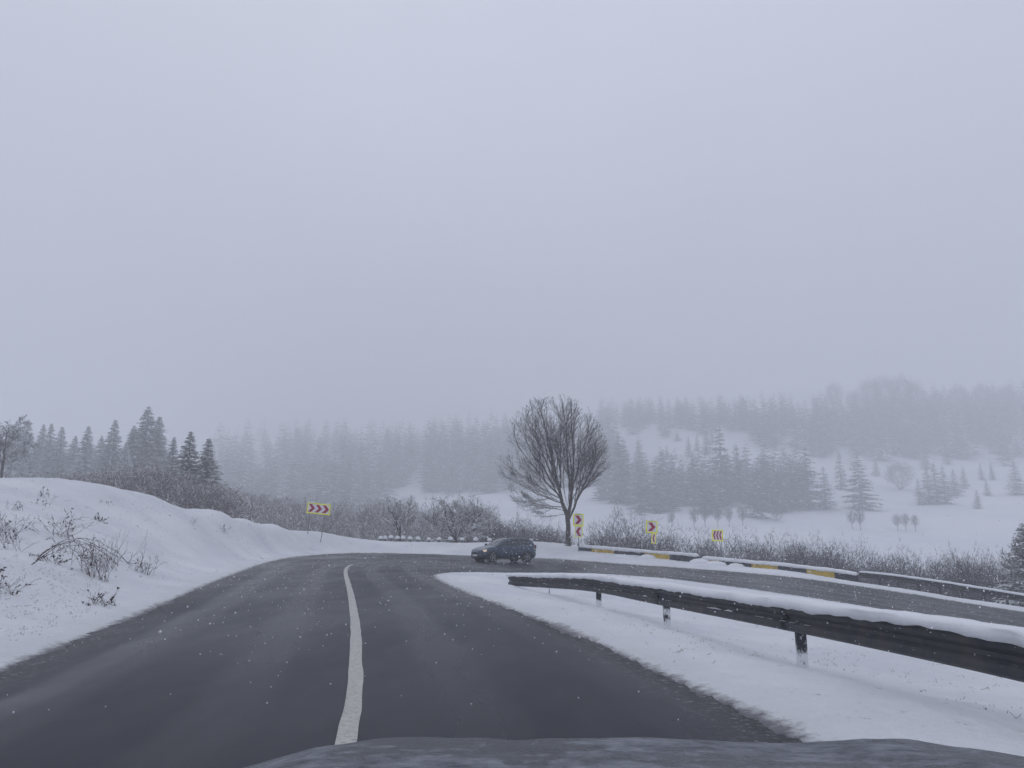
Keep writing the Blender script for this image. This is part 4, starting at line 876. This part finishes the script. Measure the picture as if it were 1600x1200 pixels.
x, y, zt = P(1120.5, 827.5, 51); zg = ground_z(x, y); e = empty('chevron_sign', (x, y, zg), 0, 'yellow sign with three arrows pointing left on two posts, above the barrier gap', 'road sign')
board(e, (0, 0, zt - zg - .37), .74, .74, 3, False, tilt=R(1.5), yaw=R(6), frame=.07)
for dx in (-.28, .26): MB().cyl((dx - .02, .04, -.4), (dx, .04, zt - zg - .1), .02, .02, 6).build('post', M_galv, e)

# ------------------------------------------------------------------ the blue car in the bend
def make_car(loc, rz):
    e = empty('car', loc, rz, 'dark blue hatchback with a lit headlamp driving through the bend', 'car')
    # stations nose (+x) to tail: x, half width, sill z, belt/bonnet z
    st = [(2.14, .42, .34, .60), (2.10, .62, .27, .68), (1.98, .78, .23, .78), (1.75, .86, .20, .86), (1.45, .885, .18, .92), (1.1, .89, .18, .975), (.8, .89, .18, 1.00), (.2, .895, .18, 1.0), (-.5, .895, .18, 1.01), (-1.2, .89, .18, 1.03), (-1.7, .86, .20, 1.05), (-1.95, .80, .24, 1.04), (-2.06, .70, .32, .98), (-2.1, .55, .42, .9)]
    rings = []
    for x, hw, zb, zt in st:
        h = zt - zb; half = [(0, zb), (hw * .8, zb), (hw * .965, zb + .1 * h), (hw, zb + .32 * h), (hw * 1.0, zb + .55 * h), (hw * .975, zb + .78 * h), (hw * .93, zb + .93 * h), (hw * .82, zt), (hw * .4, zt + .025), (0, zt + .035)]
        rings.append([(x, -a, b_) for a, b_ in half] + [(x, a, b_) for a, b_ in half[-2:0:-1]])
    k = len(rings[0]); V = [q for r in rings for q in r]; f = [(i * k + j, i * k + (j + 1) % k, (i + 1) * k + (j + 1) % k, (i + 1) * k + j) for i in range(len(st) - 1) for j in range(k)]
    f += [tuple(range(k))[::-1], tuple((len(st) - 1) * k + j for j in range(k))]
    body = MB().add(V, f).build('body', M_car, e, smooth=True)
    # cabin
    cb = [(1.02, .80, .97, .97), (.75, .79, 1.0, 1.12), (.45, .765, 1.0, 1.30), (.1, .735, 1.0, 1.43), (-.4, .72, 1.0, 1.475), (-1.0, .71, 1.0, 1.47), (-1.5, .695, 1.0, 1.445), (-1.82, .69, 1.0, 1.36), (-1.98, .70, .98, 1.05)]
    rings = []
    for x, hw, zb, zt in cb:
        rf = hw - (zt - zb) * .32; rings.append([(x, -hw, zb), (x, -(hw + rf) / 2 - .015, (zb + zt) / 2), (x, -rf, zt - .03), (x, -rf * .8, zt), (x, 0, zt + .015), (x, rf * .8, zt), (x, rf, zt - .03), (x, (hw + rf) / 2 + .015, (zb + zt) / 2), (x, hw, zb)])
    k = 9; V = [q for r in rings for q in r]; f = [(i * k + j, i * k + j + 1, (i + 1) * k + j + 1, (i + 1) * k + j) for i in range(len(cb) - 1) for j in range(k - 1)]
    MB().add(V, f).build('roof', M_car, e, smooth=True)
    def side_y(x, z, off=.012):
        xs = [q[0] for q in cb][::-1]; hw = np.interp(x, xs, [q[1] for q in cb][::-1]); zb = 1.0; zt = np.interp(x, xs, [q[3] for q in cb][::-1]); rf = hw - (zt - zb) * .32
        tt = min(max((z - zb) / max(zt - .03 - zb, .05), 0), 1); return hw + (rf - hw) * tt + .015 * math.sin(math.pi * tt) + off
    def ztop(x): return np.interp(x, [q[0] for q in cb][::-1], [q[3] for q in cb][::-1])
    for sgn in (-1, 1):
        for xs in [(.72, .02), (-.06, -.82), (-.90, -1.62)]:
            n = 6; V = []; 
            for i in range(n + 1):
                x = xs[0] + (xs[1] - xs[0]) * i / n; zt = ztop(x) - .075; z0 = 1.025; zt = max(zt, z0 + .02)
                V += [(x, sgn * side_y(x, z0), z0), (x, sgn * side_y(x, (z0 + zt) / 2), (z0 + zt) / 2), (x, sgn * side_y(x, zt), zt)]
            f = [(i * 3 + j, i * 3 + 3 + j, i * 3 + 4 + j, i * 3 + 1 + j) for i in range(n) for j in (0, 1)]
            MB().add(V, f).build('window', M_glass, e)
        # roof rail, door seams, handles, mirror, skirt
        MB().segs([(.15, sgn * .58, 1.47), (-1.45, sgn * .56, 1.43)][:1], [(-1.45, sgn * .56, 1.455)], [.018], [.018], 5).build('roof_rail', M_chrome, e)
        MB().box((.78, sgn * .98, 1.06), (.12, .2, .13), taper=.8).build('mirror', M_car, e)
        for x in (-.02, -.86): MB().box((x, sgn * .897, .66), (.014, .012, .62)).build('door_seam', M_trim, e)
        for x in (-.3, -1.1): MB().box((x + .1, sgn * .905, .88), (.2, .03, .03)).build('door_handle', M_chrome, e)
        MB().box((-.02, sgn * .885, .245), (2.0, .05, .1)).build('sill', M_trim, e)
        hl = MB().add([(2.02, sgn * .42, .60), (1.97, sgn * .72, .62), (1.74, sgn * .872, .68), (1.74, sgn * .86, .80), (1.93, sgn * .72, .77), (2.03, sgn * .44, .71), (1.9, sgn * .5, .66)] , [(0, 1, 4, 5), (1, 2, 3, 4)])
        o = hl.build('headlight', M_lamp if sgn > 0 else M_lens, e); o.location = (.03, sgn * .015, 0)
        MB().box((-2.02, sgn * .66, .92), (.06, .24, .22)).build('tail_light', M_red_l, e)
        MB().box((2.07, sgn * .5, .36), (.05, .2, .07)).build('fog_light', M_lens, e)
        for wx in (1.33, -1.27):
            MB().cyl((wx, sgn * .70, .33), (wx, sgn * .899, .33), .375, .375, 24).build('wheel_arch', M_trim, e)
            wh = MB().cyl((0, -.1, 0), (0, .1, 0), .32, .32, 24).build('wheel', M_tyre, e); wh.location = (wx, sgn * .815, .32)
            MB().cyl((0, .09 * sgn, 0), (0, .108 * sgn, 0), .205, .19, 20).build('rim', M_trim, wh)
            for s5 in range(5):
                a = s5 * 2 * math.pi / 5; MB().segs([(0, .112 * sgn, 0)], [(math.cos(a) * .2, .108 * sgn, math.sin(a) * .2)], [.03], [.025], 4).build('spoke', M_rim, wh)
            rr = [(math.cos(a) * .205, .108 * sgn, math.sin(a) * .205) for a in np.linspace(0, 2 * math.pi, 21)]
            MB().segs(rr[:-1], rr[1:], [.014] * 20, [.014] * 20, 4).build('rim_ring', M_rim, wh)
    # windscreen, rear window, grille, plates
    V = []
    for i in range(6):
        x = .98 + (.16 - .98) * i / 5; zt = ztop(x) + .016; hw = np.interp(x, [q[0] for q in cb][::-1], [q[1] for q in cb][::-1]); rf = (hw - (ztop(x) - 1.0) * .32) * .86
        V += [(x + .008, -rf, zt - .004), (x + .008, 0, zt + .014), (x + .008, rf, zt - .004)]
    MB().add(V, [(i * 3 + j, i * 3 + 3 + j, i * 3 + 4 + j, i * 3 + 1 + j) for i in range(5) for j in (0, 1)]).build('windscreen', M_glass, e)
    MB().add([(-1.62, -.5, 1.385), (-1.62, .5, 1.385), (-2.0, .58, 1.08), (-2.0, -.58, 1.08)], [(0, 1, 2, 3)]).build('rear_window', M_glass, e)
    MB().box((2.125, 0, .56), (.05, .62, .17)).build('grille', M_trim, e); MB().box((2.15, 0, .645), (.02, .62, .02)).build('grille_bar', M_chrome, e)
    MB().box((2.12, 0, .32), (.06, .95, .10)).build('air_intake', M_trim, e); MB().box((2.155, 0, .44), (.015, .5, .1)).build('number_plate', M_white, e)
    return e
x, y, _ = P(787, 879, 46); car = make_car((x, y, float(base_z(np.array([x]), np.array([y]))[0]) + .01), math.pi + R(31)); car.scale = (.89, .89, .93)

# ------------------------------------------------------------------ the bonnet of the car the photograph is taken from
own = empty('car', (.22, 0, 0), 0, 'dark car bonnet dusted with wet snow along the bottom of the photo', 'car')
hx = np.linspace(-.86, .98, 70); hy = np.linspace(.72, 2.25, 60); HX, HY = np.meshgrid(hx, hy)
def hood_z(x, y):
    c = .985 - .118 * np.clip((y - .8) / .9, 0, 1) ** 1.25 - .62 * np.clip((y - 1.66), 0, 1) ** 2 / .6
    g = np.exp(-((x + .46) / .20) ** 2) * .013 + np.exp(-((x - .02) / .32) ** 2) * .012 + np.exp(-((x - .58) / .2) ** 2) * .014
    ed = -.45 * np.clip(np.abs(x - .03) - .55, 0, 1) ** 1.9 * np.where(x < 0, 1.25, .55)
    return c + g + ed
HZ = hood_z(HX, HY) + .0022 * fbm(HX * 14, HY * 14, 3, 3) + .004 * fbm(HX * 3.5, HY * 3.5, 9, 2)
m_, n_ = HX.shape; ii = np.arange(m_ * n_).reshape(m_, n_)
MB().add(np.stack([HX, HY, HZ], -1).reshape(-1, 3), np.stack([ii[:-1, :-1], ii[:-1, 1:], ii[1:, 1:], ii[1:, :-1]], -1).reshape(-1, 4)).build('bonnet', M_hood, own, smooth=True)
for sgn, xe in ((-1, -.86), (1, .98)):
    ys = np.linspace(.72, 2.2, 24); V = []
    for y_ in ys:
        z0 = float(hood_z(np.array(xe), np.array(y_))) - .002; wv_ = .0 if False else .03
        arch = .36 if abs(y_ - 1.55) > .36 else .36 + math.sqrt(max(0, .36 ** 2 - (y_ - 1.55) ** 2)) * .95
        V += [(xe, y_, z0), (xe + sgn * .03, y_, z0 - .08), (xe + sgn * .045, y_, (z0 + arch) / 2), (xe + sgn * .035, y_, min(arch, z0 - .1))]
    MB().add(V, [(i * 4 + j, i * 4 + 4 + j, i * 4 + 5 + j, i * 4 + 1 + j) for i in range(23) for j in range(3)]).build('fender', M_hood, own, smooth=True)
    wh = MB().cyl((-.11, 0, 0), (.11, 0, 0), .32, .32, 28).build('wheel', M_tyre, own); wh.location = (xe - sgn * .1, 1.55, .32)
    MB().cyl((sgn * .10, 0, 0), (sgn * .12, 0, 0), .21, .19, 20).build('rim', M_rim, wh)
    MB().box((xe - sgn * .2, 2.26, .62), (.34, .08, .13), taper=.85).build('headlight', M_lens, own)
zf = float(hood_z(np.array(0.), np.array(2.25)))
MB().box((.06, 2.28, .40), (1.84, .16, .30), taper=.96).build('bumper', M_hood, own); MB().box((.06, 2.27, .62), (.9, .1, .13)).build('grille', M_trim, own)

# ------------------------------------------------------------------ twigs and tufts on the left bank
def on_ground(u, v, y0=4, y1=62):
    ys = np.arange(y0, y1, .1); x, s = ray(u, v); xx = x * ys; g = base_z(xx, ys) + .1 - (CAM_H + s * ys); k = np.argmax(g > 0) if (g > 0).any() else np.argmax(g)
    return xx[k], ys[k], ground_z(xx[k], ys[k])
M_shoot = snowy('shoots', (.08, .06, .062), (.115, .085, .085), .55, .3, 6., .8)
def tuft(u, v, h, n, sp, seed, lab, arch=.0, name='shrub', branchy=True, rr=.0048, leafy=0):
    x, y, z = on_ground(u, v); rg = random.Random(seed); S = []
    cfg = dict(n=[7, 4], kids=[1 if branchy else 0], up=[-.02 - arch, .0], wob=.11, skip=[2], ang=(.3, .8), ratio=.35, rmin=rr * .6)
    for i in range(n):
        az = rg.uniform(0, 6.28); t_ = rg.uniform(.1, 1) * sp; ox, oy = rg.gauss(0, .12), rg.gauss(0, .12)
        grow(rg, (ox, oy, -.08), np.array([math.cos(az) * math.sin(t_), math.sin(az) * math.sin(t_), math.cos(t_)]), h * rg.uniform(.6, 1.15), rr, 0, cfg, S)
    e = empty(name, (x, y, z), 0, lab, 'shrub', None); seg_mesh(S).build('shoots', M_shoot, e)['kind'] = 'stuff'
    if leafy:
        mb = MB()
        for _ in range(leafy):
            p = S[rg.randrange(len(S))][1]; a = [rg.gauss(0, .02) for _ in range(9)]
            mb.add([(p[0] + a[0], p[1] + a[1], p[2] + a[2]), (p[0] + a[3], p[1] + a[4], p[2] + a[5]), (p[0] + a[6], p[1] + a[7], p[2] + a[8])], [(0, 1, 2)])
        o = mb.build('dead_leaves', M_shoot, e); o['kind'] = 'stuff'
    return e
tuft(93, 838, .75, 22, 1.25, 1, 'spreading dark shrub high on the left bank', .03, leafy=120)
tuft(155, 812, .30, 16, 1.3, 2, 'small dark clump poking through snow near the bank top', .03, leafy=140, rr=.009)
tuft(160, 788, .22, 6, .9, 3, 'tiny twig tuft above the small dark clump', 0, leafy=20)
tuft(150, 905, .8, 34, .85, 4, 'dense thicket of upright shoots at the right of the arching bramble', .01, leafy=160)
tuft(172, 888, 1.0, 14, .5, 5, 'tall straight shoots standing above the dense thicket', 0, branchy=False)
tuft(196, 880, 1.05, 5, .8, 6, 'long shoots bending right over the snow', .05, branchy=False)
tuft(222, 895, .55, 18, .6, 7, 'brushy tuft with thin tips at the right end of the bank shrubs', 0, leafy=60)
tuft(128, 868, .6, 16, 1.1, 8, 'low twigs inside the arch of the bramble', .03, leafy=80)
tuft(75, 880, .5, 14, 1.2, 9, 'low tangle at the foot of the arching bramble', .05, leafy=90)
tuft(16, 840, .7, 18, .9, 10, 'thin shrub at the left edge of the bank', .02, leafy=50)
tuft(22, 862, .5, 8, .6, 11, 'short shoots below the thin shrub by the left edge', 0, leafy=30)
tuft(350, 835, .5, 14, 1.2, 12, 'low frosted tuft alone on the bank, left of the wide chevron sign', .02, leafy=60)
tuft(300, 820, .45, 5, .8, 13, 'faint twigs in the open snow midway along the bank', 0)
tuft(25, 800, .4, 10, 1., 14, 'small twig tuft near the top left of the bank', 0, leafy=20)
tuft(70, 778, .4, 10, 1., 15, 'pale tuft just below the left crest', 0, leafy=30)
tuft(155, 945, .35, 16, 1.2, 16, 'lowest dark twigs of the bank closest to the road', .04, leafy=90)
tuft(0, 925, .45, 12, 1.1, 17, 'dark frond-like twigs cut by the left edge above the road', .05, leafy=80)
tuft(62, 790, .35, 8, 1., 18, 'second pale tuft below the left crest', 0, leafy=20)
# the arching bramble canes
x, y, z = on_ground(48, 885); e = empty('bramble', (x, y, z), 0, 'bramble with long canes arching over the snow on the left bank', 'shrub'); S = []
for k in range(6):
    L = 1.25 + .22 * k - (.55 if k > 3 else 0); hgt = .42 + .06 * (k % 3); yy = .12 * (k - 2); pr = None
    for i in range(17):
        t_ = i / 16; q = np.array([t_ * L + .02 * math.sin(i * 1.7 + k), yy * t_, math.sin(math.pi * min(t_ * 1.02, 1)) * hgt * (1 - .12 * t_) - .02 + .012 * math.sin(i * 2.1 + k)])
        if pr is not None: S.append((pr, q, .006, .005))
        if i in (5, 8, 11, 13): S.append((q, q + np.array([rnd.uniform(-.15, .2), rnd.uniform(-.1, .1), -rnd.uniform(.1, .3)]), .004, .003))
        pr = q
seg_mesh(S, sides=4).build('canes', M_shoot, e)
# stray grass tips and bits of litter through the snow, beyond counting
mb = MB(); rg = random.Random(55); P0 = []; P1 = []
cand = []
while len(cand) < 5200:
    if rg.random() < .8: u, v = rg.uniform(-60, 620), rg.uniform(742, 1030)
    else: u, v = rg.uniform(760, 1600), rg.uniform(930, 1150)
    cand.append((u, v))
for u, v in cand:
    xs_, s__ = ray(u, v); ys = np.linspace(4, 60, 48) + rg.uniform(-.6, .6); zz_ = base_z(xs_ * ys, ys) + .1 - (CAM_H + s__ * ys)
    if not (zz_ > 0).any(): continue
    y = ys[np.argmax(zz_ > 0)]; x = xs_ * y
    if vnoise(np.array([x * .7]), np.array([y * .7]), 5)[0] < -.1: continue
    P0.append((x, y)); 
P0 = np.array(P0); dd = road_dist(P0[:, 0], P0[:, 1]); P0 = P0[dd > .5]; gz = base_z(P0[:, 0], P0[:, 1]) + snow_h(road_dist(P0[:, 0], P0[:, 1]), P0[:, 0], P0[:, 1])
a0 = []; a1 = []
for (x, y), z in zip(P0, gz):
    for _ in range(rg.choice([1, 1, 2, 3])):
        L = rg.uniform(.005, .022) * (1 + y / 18); q = (x + rg.gauss(0, .03), y + rg.gauss(0, .03), z - .01); a0.append(q); a1.append((q[0] + rg.gauss(0, L), q[1] + rg.gauss(0, L), q[2] + rg.uniform(.3, 1) * L + .01))
o = MB().segs(a0, a1, [.003] * len(a0), [.0015] * len(a0), 3).build('dry_grass', M_grass); tag(o, 'stray grass tips poking through the snow on both verges', 'grass', kind='stuff')

# ------------------------------------------------------------------ falling snow
M_flake = mat('falling_snow', (.93, .94, .96), .9, spec=.2); t, b = nodes(M_flake)
tl = N(t, 'ShaderNodeBsdfTranslucent'); tl.inputs['Color'].default_value = (.95, .96, .98, 1); mx = N(t, 'ShaderNodeMixShader'); mx.inputs[0].default_value = .5
mo = [n_ for n_ in t.nodes if n_.type == 'OUTPUT_MATERIAL'][0]; t.links.new(b.outputs[0], mx.inputs[1]); t.links.new(tl.outputs[0], mx.inputs[2]); t.links.new(mx.outputs[0], mo.inputs['Surface'])
rg = np.random.RandomState(4); n = 30000
c = np.stack([rg.uniform(-20, 22, n), 5.5 + 32 * rg.rand(n), rg.uniform(-1.5, 1.7, n)], 1); r = rg.uniform(.004, .0095, n) * (1 + .9 * (rg.rand(n) < .05))
oc = np.array([(1, 0, 0), (-1, 0, 0), (0, 1, 0), (0, -1, 0), (0, 0, 1), (0, 0, -1)], float)
sc3 = np.stack([rg.uniform(.7, 1.3, n), rg.uniform(.7, 1.3, n), rg.uniform(.6, 1.2, n)], 1)
V = c[:, None] + oc[None] * (r[:, None] * sc3)[:, None]
ft = np.array([(0, 2, 4), (2, 1, 4), (1, 3, 4), (3, 0, 4), (2, 0, 5), (1, 2, 5), (3, 1, 5), (0, 3, 5)])
o = MB().add(V.reshape(-1, 3), (ft[None] + (np.arange(n) * 6)[:, None, None]).reshape(-1, 3)).build('snow', M_flake); tag(o, 'snowflakes falling through the air above the road', 'snow', kind='stuff')

# ------------------------------------------------------------------ the misty air
M_haze = bpy.data.materials.new('haze'); M_haze.use_nodes = True; t = M_haze.node_tree; t.nodes.clear()
ov = N(t, 'ShaderNodeOutputMaterial'); pv = N(t, 'ShaderNodeVolumePrincipled'); t.links.new(pv.outputs[0], ov.inputs['Volume'])
pv.inputs['Color'].default_value = (.93, .945, .972, 1); pv.inputs['Density'].default_value = .0029; pv.inputs['Anisotropy'].default_value = .2
M_haze.cycles.homogeneous_volume = True
hb = MB().box((0, 700, 102), (2800, 1640, 246)).build('haze', M_haze); tag(hb, kind='stuff'); hb['label'] = 'thin snow haze filling the whole valley air'; hb['category'] = 'haze'
